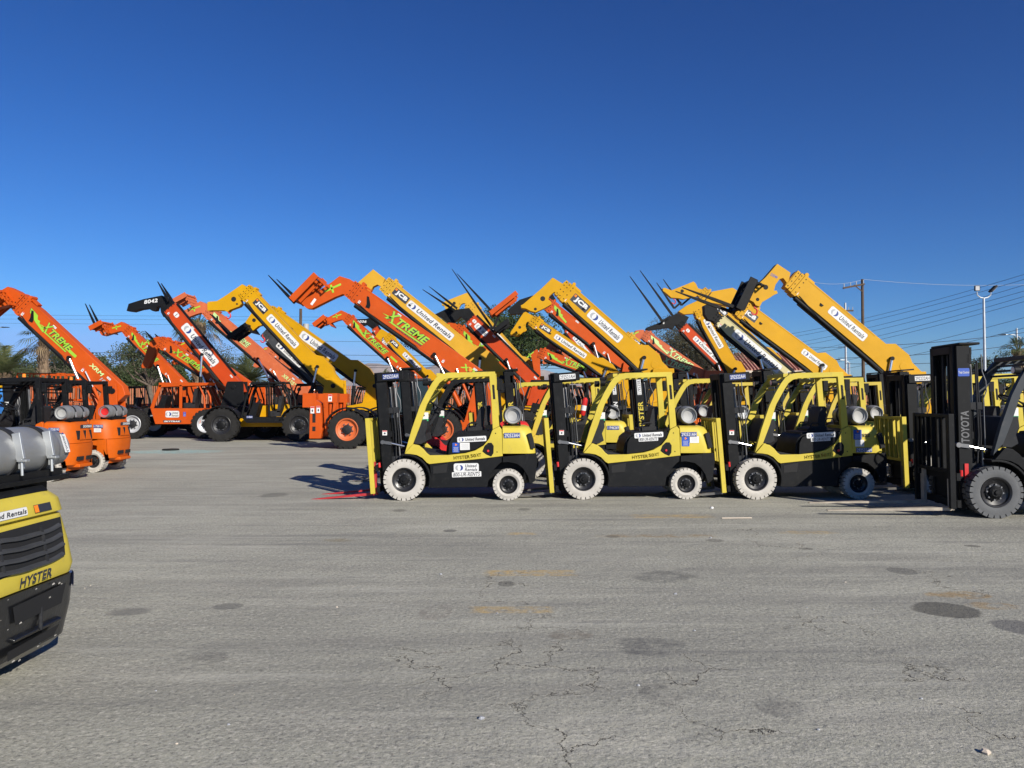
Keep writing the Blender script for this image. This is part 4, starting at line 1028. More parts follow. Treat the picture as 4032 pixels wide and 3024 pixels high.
def palm(label, loc, h, r, fl, seed, n=34, date=False, lm='frond'):
    rnd = random.Random(seed); R = empty('palm_tree', loc); tag(R, label, 'palm tree', 'palm trees beyond the yard')
    tb = MB('palm_bark'); tb.tube([(0, 0, -.1), (.05, 0, h*.5), (0, 0, h)], [r*1.1, r, r*1.05], 10)
    for k in range(int(h*26)):
        z = rnd.uniform(.3, h); a = rnd.uniform(0, 2*pi); p = Vector((cos(a)*r, sin(a)*r, z)); q = p+Vector((cos(a)*r*.55, sin(a)*r*.55, r*.9))
        tb.bar(p, q, r*.5, .03, (0, 0, 1))
    cb = MB(lm); db = MB('frond_dead')
    for k in range(n):
        a = rnd.uniform(0, 2*pi); f = k/n; el = radians(80-115*f) if not date else radians(82-85*f); ln = fl*rnd.uniform(.8, 1.1)
        tgt = cb if f < .86 or date else db
        d = Vector((cos(a)*cos(el), sin(a)*cos(el), sin(el))); base = Vector((0, 0, h)); pts = []
        sag = 1.0 if not date else .8
        for i in range(9): t = i/8; pts.append(base+d*(ln*t)+Vector((0, 0, -sag*ln*.42*t*t)))
        if date:
            side = d.cross(Z).normalized() if abs(d.z) < .98 else X
            vs = []; fs = []
            for i in range(1, 27):
                t = i/27; j = min(int(t*8), 7); p = pts[j].lerp(pts[j+1], t*8-j); wl = ln*.24*(1-t*.65)
                for s in (-1, 1):
                    e = p+side*(s*wl)+d*(wl*.5)+Vector((0, 0, rnd.uniform(-.15, .1)*wl)); o = len(vs)
                    vs += [p, p+d*.05, e]; fs.append((o, o+1, o+2))
            tgt.add(vs, fs); tgt.tube(pts, [.03]*8+[.01], 3, False)
        else:   # fan palm: stalk then a fan of blades
            st = pts[4]; tgt.tube(pts[:5], .025, 3, False); dd = (pts[5]-pts[4]).normalized(); side = dd.cross(Z)
            side = side.normalized() if side.length > .1 else X
            vs = []; fs = []
            for i in range(15):
                an = radians(-85+170*i/14); v = dd*cos(an)+side*sin(an); L2 = ln*.55*rnd.uniform(.8, 1.05)*(.7+.3*cos(an)); wv = v.cross(Z).normalized()*.035 if abs(v.z) < .95 else X*.035
                m_ = st+v*L2*.55; e = st+v*L2+Vector((0, 0, -.28*L2)); o = len(vs)
                vs += [st, m_+wv, e, m_-wv]; fs.append((o, o+1, o+2, o+3))
            tgt.add(vs, fs)
    out('trunk', tb, R); out('crown', cb, R, smooth=0)
    if db.v: out('dead_fronds', db, R, smooth=0)
    return R
def gp(sx, Y): return ((sx-2016)/F*Y, Y, 0)
def hz(sy, Y): return CAMZ+(1582-sy)/F*Y
palm('tall fan palm with shaggy brown trunk behind the leftmost orange boom', gp(170, 58), hz(1325, 58), .31, 2.3, 1)
palm('fan palm behind the two crossing orange and yellow booms', gp(782, 60), hz(1270, 60), .36, 2.4, 2)
palm('bushy date palm spreading low behind the black open cab', gp(985, 53), hz(1500, 53), .4, 3.0, 3, 46, True)
palm('feathery date palm cut off by the left edge', gp(10, 46), hz(1480, 46), .4, 2.9, 4, 44, True)
palm('fan palm beside the street lamp at the right edge', gp(4010, 62), hz(1385, 62), .3, 1.9, 5)
palm('short fan palm low behind the yellow guard roofs on the right', gp(3790, 75), hz(1510, 75), .3, 2.2, 6)
palm('small fan palm tip beside the bare mountain', gp(1515, 90), hz(1490, 90), .25, 1.6, 8, 20)
T = [('wispy grey olive tree behind the fan palm trunk', 250, 78, 1340, 3.8, 'leaf_olive', 11, dict(airy=True, dens=2.2, nb=14)),
 ('dark pine filling the gap right of the leftmost fan palm', 330, 76, 1445, 2.6, 'leaf_dark', 12, dict(conifer=True)),
 ('dark pine under the leftmost boom tail', 470, 70, 1455, 3.0, 'leaf_dark', 13, dict(conifer=True)),
 ('narrow dark pine left of the orange cab', 560, 74, 1470, 2.6, 'leaf_dark', 14, dict(conifer=True)),
 ('airy mesquite tree with bare limbs above the orange cab', 590, 56, 1335, 3.1, 'leaf_olive', 15, dict(airy=True, trunk_h=.45, nb=14, dens=2.)),
 ('dark pine behind the orange cab roof', 690, 72, 1440, 3.0, 'leaf_dark', 16, dict(conifer=True)),
 ('dark pine behind the boom with the large sticker of the orange cab machine', 800, 70, 1460, 2.8, 'leaf_dark', 17, dict(conifer=True)),
 ('pale mesquite tree behind the crossing orange booms', 850, 66, 1345, 2.6, 'leaf_olive', 18, dict(airy=True, trunk_h=.4)),
 ('dark pine behind the low date palm', 960, 78, 1450, 2.2, 'leaf_dark', 19, dict(conifer=True)),
 ('wide mesquite crown behind the black boom head at mid picture', 1745, 56, 1200, 3.2, 'leaf_olive', 20, dict(airy=True, dens=3., trunk_h=.5, nb=12)),
 ('dense mesquite tree with bare forked limbs under the long raised forks', 2040, 54, 1205, 4.0, 'leaf_dark', 21, dict(dens=1.5, trunk_h=.45, nb=13)),
 ('mesquite tree showing below the tall yellow boom', 2385, 62, 1370, 2.0, 'leaf_olive', 22, dict(airy=True, dens=1.6)),
 ('large brownish leafless looking tree behind the red boom', 2720, 58, 1235, 4.3, 'leaf_brown', 23, dict(airy=True, dens=3.5, nb=20)),
 ('dark green tree under the brownish one', 2690, 64, 1400, 3.6, 'leaf_dark', 24, dict(dens=.9, nb=12)),
 ('round olive tree behind the dark forklift mast', 3860, 70, 1400, 2.4, 'leaf_olive', 25, dict(dens=.8, nb=10)),
 ('low dark tree at the right edge', 3985, 74, 1475, 2.6, 'leaf_dark', 26, dict(dens=.8, nb=10)),
 ('twiggy tree just right of the rightmost yellow boom', 3545, 66, 1395, 1.8, 'leaf_pale', 27, dict(airy=True, dens=.8)),
 ('bare twiggy treetop beside the steel lamp pole', 3300, 80, 1490, 2.4, 'leaf_brown', 28, dict(airy=True, dens=.7)),
 ('dark pine at the left edge behind the black guards', 110, 82, 1440, 3.2, 'leaf_olive', 29, dict(dens=.9, nb=12))]
T += [('dark pine clump left of the orange cab, second row', 520, 84, 1440, 3.6, 'leaf_dark', 41, dict(conifer=True)), ('tall dark pine right of the orange cab roof', 900, 86, 1445, 3.6, 'leaf_dark', 42, dict(conifer=True)),
 ('dark pine between the leftmost boom and the fan palm trunk', 400, 82, 1420, 3.4, 'leaf_dark', 43, dict(conifer=True)), ('dark bushy tree behind the black guards at far left', 60, 84, 1400, 4.5, 'leaf_dark', 44, dict(dens=1.2, nb=14)),
 ('dark pine behind the mesquite limbs', 620, 88, 1425, 3.6, 'leaf_dark', 45, dict(conifer=True)), ('bushy dark tree right of the fan palm trunk', 300, 80, 1380, 3.6, 'leaf_olive', 46, dict(dens=1.1, nb=14))]
for lb, sx, Y, sy, sp, lm, sd, kw in T:
    nm = 'pine_tree' if kw.get('conifer') else 'tree'
    tree(nm, lb, gp(sx, Y), hz(sy, Y), sp, lm, sd, **kw)
# far tree line
mb = MB('leaf_dark'); rnd = random.Random(5)
for k in range(420):
    sx = rnd.uniform(-300, 4400); Y = rnd.uniform(95, 125)
    hh = (5.6 if sx < 1150 else 3.2 if sx < 2500 else 3.8)*rnd.uniform(.6, 1.1)
    leaves(mb, rnd, Vector((*gp(sx, Y)[:2], hh*.5)), 1.9, 120, .42, hh/3.8)
tag(out('far_treeline', mb, smooth=0), kind='stuff')
# ------------------------------------------------------------------ poles, lamps, wires
def upole(label, sx, sy, Y, r, steel=False, arms=()):
    h = hz(sy, Y); R = empty('utility_pole', gp(sx, Y)); tag(R, label, 'utility pole')
    mb = MB('galv' if steel else 'wood_pole'); mb.tube([(0, 0, -.1), (0, 0, h)], [r*1.15, r*.85], 12); out('pole', mb, R)
    for (x0, x1, z, zb) in arms:
        a = MB('wood_pole'); a.bar((x0, -r, z-.30*(x0 < -1)), (x1, -r, z), .12, .12)
        if zb: a.bar((x0*.45, -r, z-.06), (0, -r, zb), .06, .06)
        out('crossarm', a, R)
        for q in (.05, .35, .62, .95): i = MB('grey'); p = x0+(x1-x0)*q; zq = z-.30*(x0 < -1)*(1-q); i.cyl((p, -r, zq+.05), (p, -r, zq+.30), .035, 8); out('insulator', i, R)
    return R
upole('tall dark wooden utility pole with a one sided crossarm', 3400, 1098, 55, .11, arms=((-1.45, .1, hz(1118, 55), hz(1150, 55)),))
upole('pale steel pole behind the last yellow boom', 3332, 1192, 62, .09, True, ((-.4, .6, hz(1223, 62), 0),))
p_ = upole('weathered wooden pole with a transformer behind the yellow booms', 1182, 1215, 64, .14)
mb = MB('tank_end'); mb.cyl((.45, 0, hz(1350, 64)), (.45, 0, hz(1275, 64)), .26, 14); mb.bar((0, 0, hz(1300, 64)), (.4, 0, hz(1300, 64)), .08, .08); out('transformer', mb, p_)
upole('thin grey pole beside the dark forklift mast lamp', 4007, 1292, 70, .1, True)
def floodlight():
    Y = 46; h = hz(1172, Y); R = empty('light_pole', gp(3880, Y)); tag(R, 'slim white light pole with two square floodlight heads', 'light pole')
    mb = MB('galv'); mb.tube([(0, 0, 0), (-.02, 0, h)], [.10, .065], 12); out('pole', mb, R)
    for s in (-1, 1):
        mb = MB('galv'); mb.tube([(0, 0, h-.02), (s*.22, 0, h+.02), (s*.40, 0, h+.16), (s*.43, 0, h+.38)], .035, 8); out('arm', mb, R)
        mb = MB('matte'); 
        if s < 0: mb.box(-.56, -.26, -.05, .05, h+.42, h+.74); mb.m('grey').box(-.53, -.29, -.056, -.05, h+.45, h+.71)
        else: mb.bar((.38, 0, h+.38), (.72, 0, h+.72), .34, .10); mb.m('grey').bar((.46, 0, h+.40), (.74, 0, h+.68), .26, .06)
        out('floodlight', mb, R)
floodlight()
def slamp(label, sx, sy, Y, ln, dr):
    h = hz(sy, Y); R = empty('street_lamp', gp(sx, Y)); tag(R, label, 'street lamp')
    mb = MB('galv'); mb.tube([(0, 0, 0), (0, 0, h-.2)], [.1, .07], 10); mb.tube([(0, 0, h-.25), (dr*ln*.4, 0, h), (dr*ln, 0, h+.03)], .035, 8); out('pole', mb, R)
    mb = MB('matte'); mb.loft([[(dr*(ln-.05), -.1, h), (dr*(ln-.05), .1, h), (dr*(ln-.05), .1, h+.1), (dr*(ln-.05), -.1, h+.1)], [(dr*(ln+.6), -.08, h+.01), (dr*(ln+.6), .08, h+.01), (dr*(ln+.6), .08, h+.07), (dr*(ln+.6), -.08, h+.07)]]); out('lamp_head', mb, R)
slamp('street lamp arm reaching left at the right edge', 4020, 1318, 75, 1.5, -1)
slamp('street lamp arm hanging behind the last yellow boom', 3345, 1418, 70, .9, -1)
slamp('small street lamp arm at the left edge above the date palm', -60, 1290, 72, 1.6, 1)
def wire(p0, p1, sag, r, m='wire'):
    a = Vector(p0); b = Vector(p1); mid = (a+b)/2
    mb = MB(m); mb.tube([a.lerp(b, t/16)+Vector((0, 0, -4*sag*(t/16)*(1-t/16)))-mid for t in range(17)], r, 4)
    o = out('power_line', mb, loc=mid); return o
WI = [((-300, 1238), (1500, 1250), 95, .012, 0), ((-300, 1255), (1500, 1262), 95, .012, 0), ((-300, 1270), (1500, 1285), 95, .012, 0), ((-300, 1378), (3200, 1405), 80, .02, .2), ((-300, 1393), (3200, 1440), 80, .012, .2),
 ((-300, 1428), (3300, 1440), 78, .028, .1), ((-300, 1436), (3300, 1452), 78, .02, .1), ((1000, 1340), (3400, 1370), 82, .015, 0)]
for k, (a, b, Y, r, sag) in enumerate(WI):
    o = wire(P(*a, Y), P(*b, Y), sag, r); tag(o, ['upper thin power line left of the booms', 'second thin power line left of the booms', 'third thin power line left of the booms', 'power line passing behind the palm crowns', 'faint power line just under the palm crowns', 'thick lower cable behind the booms', 'thin cable right under the thick one', 'thin line crossing behind the middle booms'][k], 'power line', 'power lines')
WR = [(1210, 1068), (1218, 1088), (1241, 1110), (1249, 1134), (1273, 1155), (1280, 1176), (1322, 1240), (1346, 1282)]
for k, (yl, yr) in enumerate(WR):
    # left part fans down to the boom, right part rises past the light pole
    L_ = P(2950, yl+130+k*4, 90); Rr = P(4100, yr-8, 48)
    o = wire(L_, Rr, .55, .013); tag(o, '%s of the dark power lines rising to the right past the light pole' % ['topmost', 'second', 'third', 'fourth', 'fifth', 'sixth', 'seventh', 'lowest'][k], 'power line', 'power lines')
for k, (a, b) in enumerate((((3200, 1110), (3400, 1100)), ((3400, 1100), (4100, 1118)), ((3300, 1366), (4100, 1300)), ((3300, 1410), (4100, 1345)), ((3330, 1432), (4100, 1398)))):
    o = wire(P(*a, 57), P(*b, 57), .25, .011 if k < 2 else .018, 'wire_pale' if k < 2 else 'wire'); tag(o, ['pale wire left of the wooden pole top', 'pale wire right of the wooden pole top', 'cable low behind the dark mast', 'second cable low behind the dark mast', 'lowest cable behind the dark mast'][k], 'power line', 'power lines')
# ------------------------------------------------------------------ houses and fence
def house(label, x0s, x1s, Y, ridge, eave, seed, rx=1.5):
    x0 = (x0s-2016)/F*Y; x1 = (x1s-2016)/F*Y; cx = (x0+x1)/2; R = empty('house', (cx, Y+4, 0)); tag(R, label, 'house', 'houses beyond the yard')
    hw = (x1-x0)/2; ez = hz(eave, Y); rz = hz(ridge, Y+4)
    mb = MB('stucco'); mb.box(-hw+.4, hw-.4, -3.6, 3.6, 0, ez); out('wall', mb, R)
    mb = MB('roof_tile')
    mb.add([(-hw, -4, ez), (hw, -4, ez), (hw-rx, 0, rz), (-hw+rx, 0, rz), (-hw, 4, ez), (hw, 4, ez)], [(0, 1, 2, 3), (1, 5, 2), (5, 4, 3, 2), (4, 0, 3), (0, 4, 5, 1)])
    nrow = int((2*hw)/.3)
    for k in range(nrow):
        x = -hw+.15+k*.3; t = min(1, (hw-abs(x))/rx) if rx else 1
        mb.tube([(x, -4.02, ez+.05), (x, -4+4*t*.98, ez+(rz-ez)*t+.03)], .09, 6)
    out('roof', mb, R)
    mb = MB('stucco_pale'); mb.box(-hw, hw, -4.06, -3.98, ez-.22, ez-.02); out('fascia', mb, R)
    for q in (-.55, 0, .5):
        w_ = MB('white'); x = hw*q; w_.box(x-.8, x+.8, -3.66, -3.58, ez-1.75, ez-.55); f = out('window', w_, R)
        gl = MB('glass'); gl.box(x-.72, x-.04, -3.68, -3.65, ez-1.68, ez-.62); gl.box(x+.04, x+.72, -3.68, -3.65, ez-1.68, ez-.62); out('pane', gl, f)
house('tan house with red tiled roof under the cream boom', 2790, 3330, 66, 1392, 1458, 1)
house('tan house with tiled roof low behind the far orange booms', 3060, 3250, 84, 1478, 1500, 2)
def fence(label, s0, s1, Y, top):
    x0 = (s0-2016)/F*Y; x1 = (s1-2016)/F*Y; R = empty('fence', ((x0+x1)/2, Y, 0)); tag(R, label, 'fence'); hw = (x1-x0)/2; z = hz(top, Y)
    mb = MB('rust_fence'); n = int(2*hw/.16)
    for k in range(n): x = -hw+k*.16; mb.box(x, x+.09, -.02, .02, .1, z)
    out('slats', mb, R)
    mb = MB('matte')
    for k in range(int(2*hw/2.4)+1): x = -hw+k*2.4; mb.box(x-.05, x+.05, -.05, .05, 0, z+.05)
    for zz in (.4, z-.3): mb.box(-hw, hw, .02, .06, zz, zz+.06)
    out('frame', mb, R)
fence('rusty slatted fence along the back of the yard', -200, 4300, 56, 1520)
# ------------------------------------------------------------------ things at the left edge
def blue_lift():
    Y = 24; R = empty('boom_lift', P(10, 1700, Y)*1); R.location.z = 0; tag(R, 'blue aerial lift with yellow top cut off by the left edge', 'boom lift')
    c = lambda x, y: ((P(x, y, Y)-R.location).x, (P(x, y, Y)-R.location).z)
    mb = MB('scissor_blue'); mb.prism([c(-60, 1590), c(36, 1590), c(42, 1560), c(40, 1531), c(-60, 1531)], -.4, .4); mb.prism([c(-40, 1590), c(20, 1590), c(10, 1700), c(-60, 1700)], -.5, .5); out('turret', mb, R, .02)
    mb = MB('jcb'); mb.prism([c(-60, 1519), c(41, 1519), c(41, 1530), c(-60, 1530)], -.45, .45); out('cover', mb, R, .01)
    mb = MB('matte'); mb.prism([c(18, 1575), c(40, 1552), c(44, 1560), c(24, 1590), c(20, 1606)], -.45, -.41); out('arm', mb, R)
    for q in (-.75, .35):
        wheel(R, q, -.75, 1, .4, .24, .28, 'rubber', 'rim_silver', gap=None)
        wheel(R, q, .75, -1, .4, .24, .28, 'rubber', 'rim_silver', gap=None)
    mb = MB('matte'); mb.box(-1.2, .8, -.5, .5, .35, .7); out('chassis', mb, R)
blue_lift()
def sc_lift(sx, Y, label):
    R = empty('scissor_lift', gp(sx, Y)); tag(R, label, 'scissor lift', 'orange scissor lifts')
    mb = MB('orange'); mb.box(-.9, .9, -.4, .4, .25, .75); out('chassis', mb, R, .01)
    mb = MB('orange_faded')
    for k in range(4):
        z = .8+k*.22; mb.bar((-.8, -.3, z), (.8, -.3, z+.2), .05, .06); mb.bar((.8, -.26, z), (-.8, -.26, z+.2), .05, .06)
    out('scissor_arms', mb, R)
    mb = MB('orange'); mb.box(-.95, .95, -.4, .4, 1.68, 1.76)
    for x in (-.93, -.3, .3, .93):
        for y in (-.38, .38): mb.bar((x, y, 1.7), (x, y, 2.75), .04, .04)
    for z in (2.25, 2.75):
        for y in (-.38, .38): mb.bar((-.93, y, z), (.93, y, z), .04, .04)
    out('platform', mb, R)
    for q in (-.65, .65):
        for y, s in ((-.42, 1), (.42, -1)): wheel(R, q, y, s, .2, .11, .12, 'rubber', 'rim_silver', gap=None, lugs=8)
sc_lift(185, 30, 'orange scissor lift seen between the black guards'); sc_lift(270, 31.5, 'second orange scissor lift right of the first behind the black guards')

# air between here and the mountains
hm = bpy.data.materials.new('haze'); hm.use_nodes = True; nt = hm.node_tree; nt.nodes.clear()
ho = nd(nt, 'ShaderNodeOutputMaterial'); pvn = nd(nt, 'ShaderNodeVolumePrincipled'); pvn.inputs['Color'].default_value = (.72, .80, .95, 1); pvn.inputs['Density'].default_value = .00006; pvn.inputs['Anisotropy'].default_value = 0
nt.links.new(pvn.outputs[0], ho.inputs['Volume']); MATS['haze'] = hm
mb = MB('haze'); mb.box(-6200, 6200, -300, 6500, -1.2, 300); tag(out('haze', mb, smooth=0), kind='stuff')
# ------------------------------------------------------------------ forklifts, front row
def fx(sx, D): return (sx-2016)/F*D   # front wheel centre seen at photo column sx on the near face
D1 = 12.75
R1 = [('rent', 1262, 906, 320, 60, 3), ('blue', 1088, 999, 76, 106), ('paper', 1186, 985, 106, 78, 2), ('txt', 1212, 1097, 304, 46, 5, '', 'HYSTER'),
      ('rent2', 1202, 1218, 276, 100, 1, 'low'), ('phone', 1206, 1290, 320, 56, 2, 'low'), ('num', 1702, 865, 178, 56, 1, 'cw', '292523AH'), ('mastwarn', 292, 842, 52, 54)]
def hys(off=0): # model lettering in two colours
    return [('txt', 1152, 1105, 172, 34, 5, '', 'HYSTER', 'ink'), ('txt', 1277, 1088, 58, 34, 5, '', '50', 'red'), ('txt', 1337, 1080, 50, 33, 5, '', 'XT', 'ink')]
R1 = [s for s in R1 if s[0] != 'txt']+hys()
forklift('forklift', (fx(1592, D1), D1, 0), 'yellow forklift at the left end of the front row with red forks', dict(hero=True, plate=('292523AH', 'b'), fork='fork_red', beacon=True, stick=R1))
S2 = [('rent', 1250, 866, 322, 60, 3), ('phone', 1245, 912, 215, 42, 3)]+hys()+[('num', 1692, 858, 176, 52, 1, 'cw', '292521AH'), ('blue', 1655, 935, 84, 108, 0, 'cw'), ('paper', 1752, 915, 100, 74, 0, 'cw'), ('mastwarn', 292, 842, 52, 54)]
forklift('forklift', (fx(2297, 12.9), 12.9, 0), 'yellow forklift with white number plate in the middle of the front row', dict(hero=True, plate=('292521AH', 'w'), stick=S2))
S3 = [('rent', 1250, 866, 322, 60, 3), ('phone', 1245, 912, 215, 42, 3)]+hys()+[('blue', 1650, 860, 90, 108, 0, 'cw'), ('paper', 1672, 955, 100, 74, 0, 'cw'), ('txt', 1745, 868, 80, 34, 2, 'cw', '522', 'ink'), ('num', 1722, 1030, 176, 50, 1, 'cw', '292522AH'), ('mastwarn', 292, 842, 52, 54)]
forklift('forklift', (fx(2976, 12.9), 12.9, 0), 'yellow forklift third in the front row, its rear in the shadow of the dark one', dict(hero=True, plate=('292522AH', 'b'), stick=S3))
forklift('forklift', (fx(3690, 13.55), 13.55, 0), 'yellow forklift mostly hidden behind the dark forklift, white number plate on its mast', dict(plate=('292232AH', 'w'), tilt=2, stick=[]))
# the dark one at the right
TR = forklift('forklift', (fx(3918, 10.8), 10.8, 0), 'dark grey forklift at the right edge with long pale forks on the ground', dict(hero=True, body='black', guard='greyboom', low='black', tyre='tyre_grey', rack='black', mast=2.22, scale=1.065, tilt=.8, cross=False, fork='fork_wood', forklen=1.62, fy=.18, tag=True, tank=True, masttext=('TOYOTA', 'dim'), mtz=1.12, mtw=.43, guarddz=.05,
     stick=[]), radians(-4))
mb = MB('blue'); mb.T = mast_matrix(.8); stick_plate(mb, (.085, .195, 1.86), X, Z, -Yv, .15, .11, 'Total Control', 'blue', 'white', .02, fill=.25); out('notice_sticker', mb, TR, smooth=0)
mb = MB('red'); mb.T = mast_matrix(.8); mb.box(.06, .11, .185, .198, .35, .62); out('reflector', mb, TR)
# ------------------------------------------------------------------ second row
forklift('forklift', (fx(1672, 15.6), 15.6, 0), 'black and red forklift behind the leftmost yellow one', dict(body='red', guard='black', low='matte', rack='black', mast=2.22, cross=False, tyre='rubber', gap=None, tank=False,
     stick=[('num', 1350, 940, 300, 60, 0, '', 'UA3173')]))
o_h = dict(masttext=('HYSTER', 'hy'), mast=2.22, cross=False)
forklift('forklift', (fx(2083, 16.3), 16.3, 0), 'yellow forklift behind the gap between the first two of the front row', dict(o_h, ext=True, stick=[('num', 1700, 860, 170, 55, 0, 'cw', '11946269')]), group='second row of forklifts')
forklift('forklift', (fx(2600, 16.3), 16.3, 0), 'yellow forklift behind the gap between the second and third of the front row', dict(o_h, mastnum='11952583', tankend='lamp_glass'), group='second row of forklifts')
forklift('forklift', (fx(3120, 15.9), 15.9, 0), 'yellow forklift behind the third one of the front row', dict(o_h), group='second row of forklifts')
forklift('forklift', (fx(3660, 16.4), 16.4, 0), 'yellow forklift far right in the second row behind the dark mast', dict(o_h), group='second row of forklifts')
forklift('forklift', (fx(4010, 17.2), 17.2, 0), 'yellow forklift at the right edge behind the dark one', dict(o_h, mastnum='11953510', mast=2.1), group='second row of forklifts')
# third row
o_d = dict(body='hy_old', guard='hy_old', mast=2.3, cross=False)
forklift('forklift', (fx(1950, 19.2), 19.2, 0), 'yellow forklift in the third row behind the leftmost front one', dict(o_h, mast=2.3), group='third row of forklifts')
forklift('forklift', (fx(2490, 19.0), 19.0, 0), 'black masted forklift seen through the cab of the middle front one', dict(body='doosan', guard='black', mast=2.25, cross=False, masttext=('DOOSAN', 'white'), mastnum='11442634'), group='third row of forklifts')
forklift('forklift', (fx(2760, 19.6), 19.6, 0), 'older yellow forklift in the third row left of the third plate', dict(o_d), group='third row of forklifts')
forklift('forklift', (fx(3240, 19.3), 19.3, 0), 'older yellow forklift in the third row seen through the third front guard', dict(o_d), group='third row of forklifts')
forklift('forklift', (fx(3560, 19.8), 19.8, 0), 'dark guarded forklift in the third row near the pole', dict(body='greyboom', guard='greyboom', mast=2.3, cross=False, tyre='tyre_grey'), group='third row of forklifts')
forklift('forklift', (fx(3900, 20.2), 20.2, 0), 'older yellow forklift in the third row at far right', dict(o_d), group='third row of forklifts')
forklift('forklift', (fx(3050, 22.8), 22.8, 0), 'faded yellow forklift in the fourth row right of centre', dict(o_d), group='fourth row of forklifts')
forklift('forklift', (fx(3400, 23.0), 23.0, 0), 'faded yellow forklift in the fourth row further right', dict(o_d), group='fourth row of forklifts')
# ------------------------------------------------------------------ orange pair and foreground one on the left
def doosan_rear(R):
    rx = 2.205
    mb = MB('ink'); c = Vector((2.155, .66, 1.125)); mb.rrect(c+X*.012, Yv, Z, .44, .075, 0); mb.m('white').text('DOOSAN', c+X*.016+Yv*.04, Yv, Z, .32, .055, .05, .1); out('maker_badge', mb, R, smooth=0)
    mb = MB('black_and_shade'); mb.prism([(2.05, .84), (2.204, .86), (2.178, 1.04), (2.05, 1.06)], .30, .84); mb.box(2.0, 2.218, .3, .5, .42, .50); mb.box(2.0, 2.218, .62, .82, .42, .50)  # vent recesses as dark blocks, shade put into the colour
    mb.m('doosan')
    for y in (.46, .68): mb.add([(2.215, y-.10, .85), (2.215, y+.10, .85), (2.19, y+.035, 1.05), (2.19, y-.035, 1.05), (2.1, y-.10, .85), (2.1, y+.10, .85), (2.1, y+.035, 1.05), (2.1, y-.035, 1.05)], [(0, 1, 2, 3), (4, 7, 6, 5), (0, 4, 5, 1), (1, 5, 6, 2), (2, 6, 7, 3), (3, 7, 4, 0)])
    out('vent', mb, R)
    mb = MB('doosan'); mb.prism([(1.9, .27), (2.23, .27), (2.23, .34), (1.9, .36)], .32, W-.32); out('step', mb, R, .02)
for k, (x, D, lb, pl, red) in enumerate(((-11.30, 15.7, 'orange forklift with grey gas tank nearest of the orange pair', '11758190', 'tank_end'), (-11.50, 17.75, 'orange forklift with red bottomed gas tank behind the other orange one', '11758192', 'red'), (-11.75, 13.3, 'black guarded forklift cut off by the left edge before the orange pair', '', 'tank_end'))):
    R = forklift('forklift', (x, D, 0), lb, dict(body='doosan', low='doosan', guard='black', rack='black', tankend=red, tankcol='tank', masttext=('DOOSAN', 'white'), mast=2.1, beacon=True, tag=False, tankdx=.12, round=.2, hero=True,
        stick=[('num', 1740, 870, 150, 46, 0, 'cw', pl), ('paper', 1730, 930, 110, 60, 0, 'cw')] if pl else []), group='orange and black forklifts on the left')
    doosan_rear(R)
F0 = forklift('forklift', (-5.09, 3.98, 0), 'yellow and black forklift rear with slatted grille, close up at the left edge', dict(cw='grille', tank=True, tanky=.42, tankdx=.11, tankdz=-.085, hero=True, tag=False, tankcol='tank'), group='forklifts parked in rows')
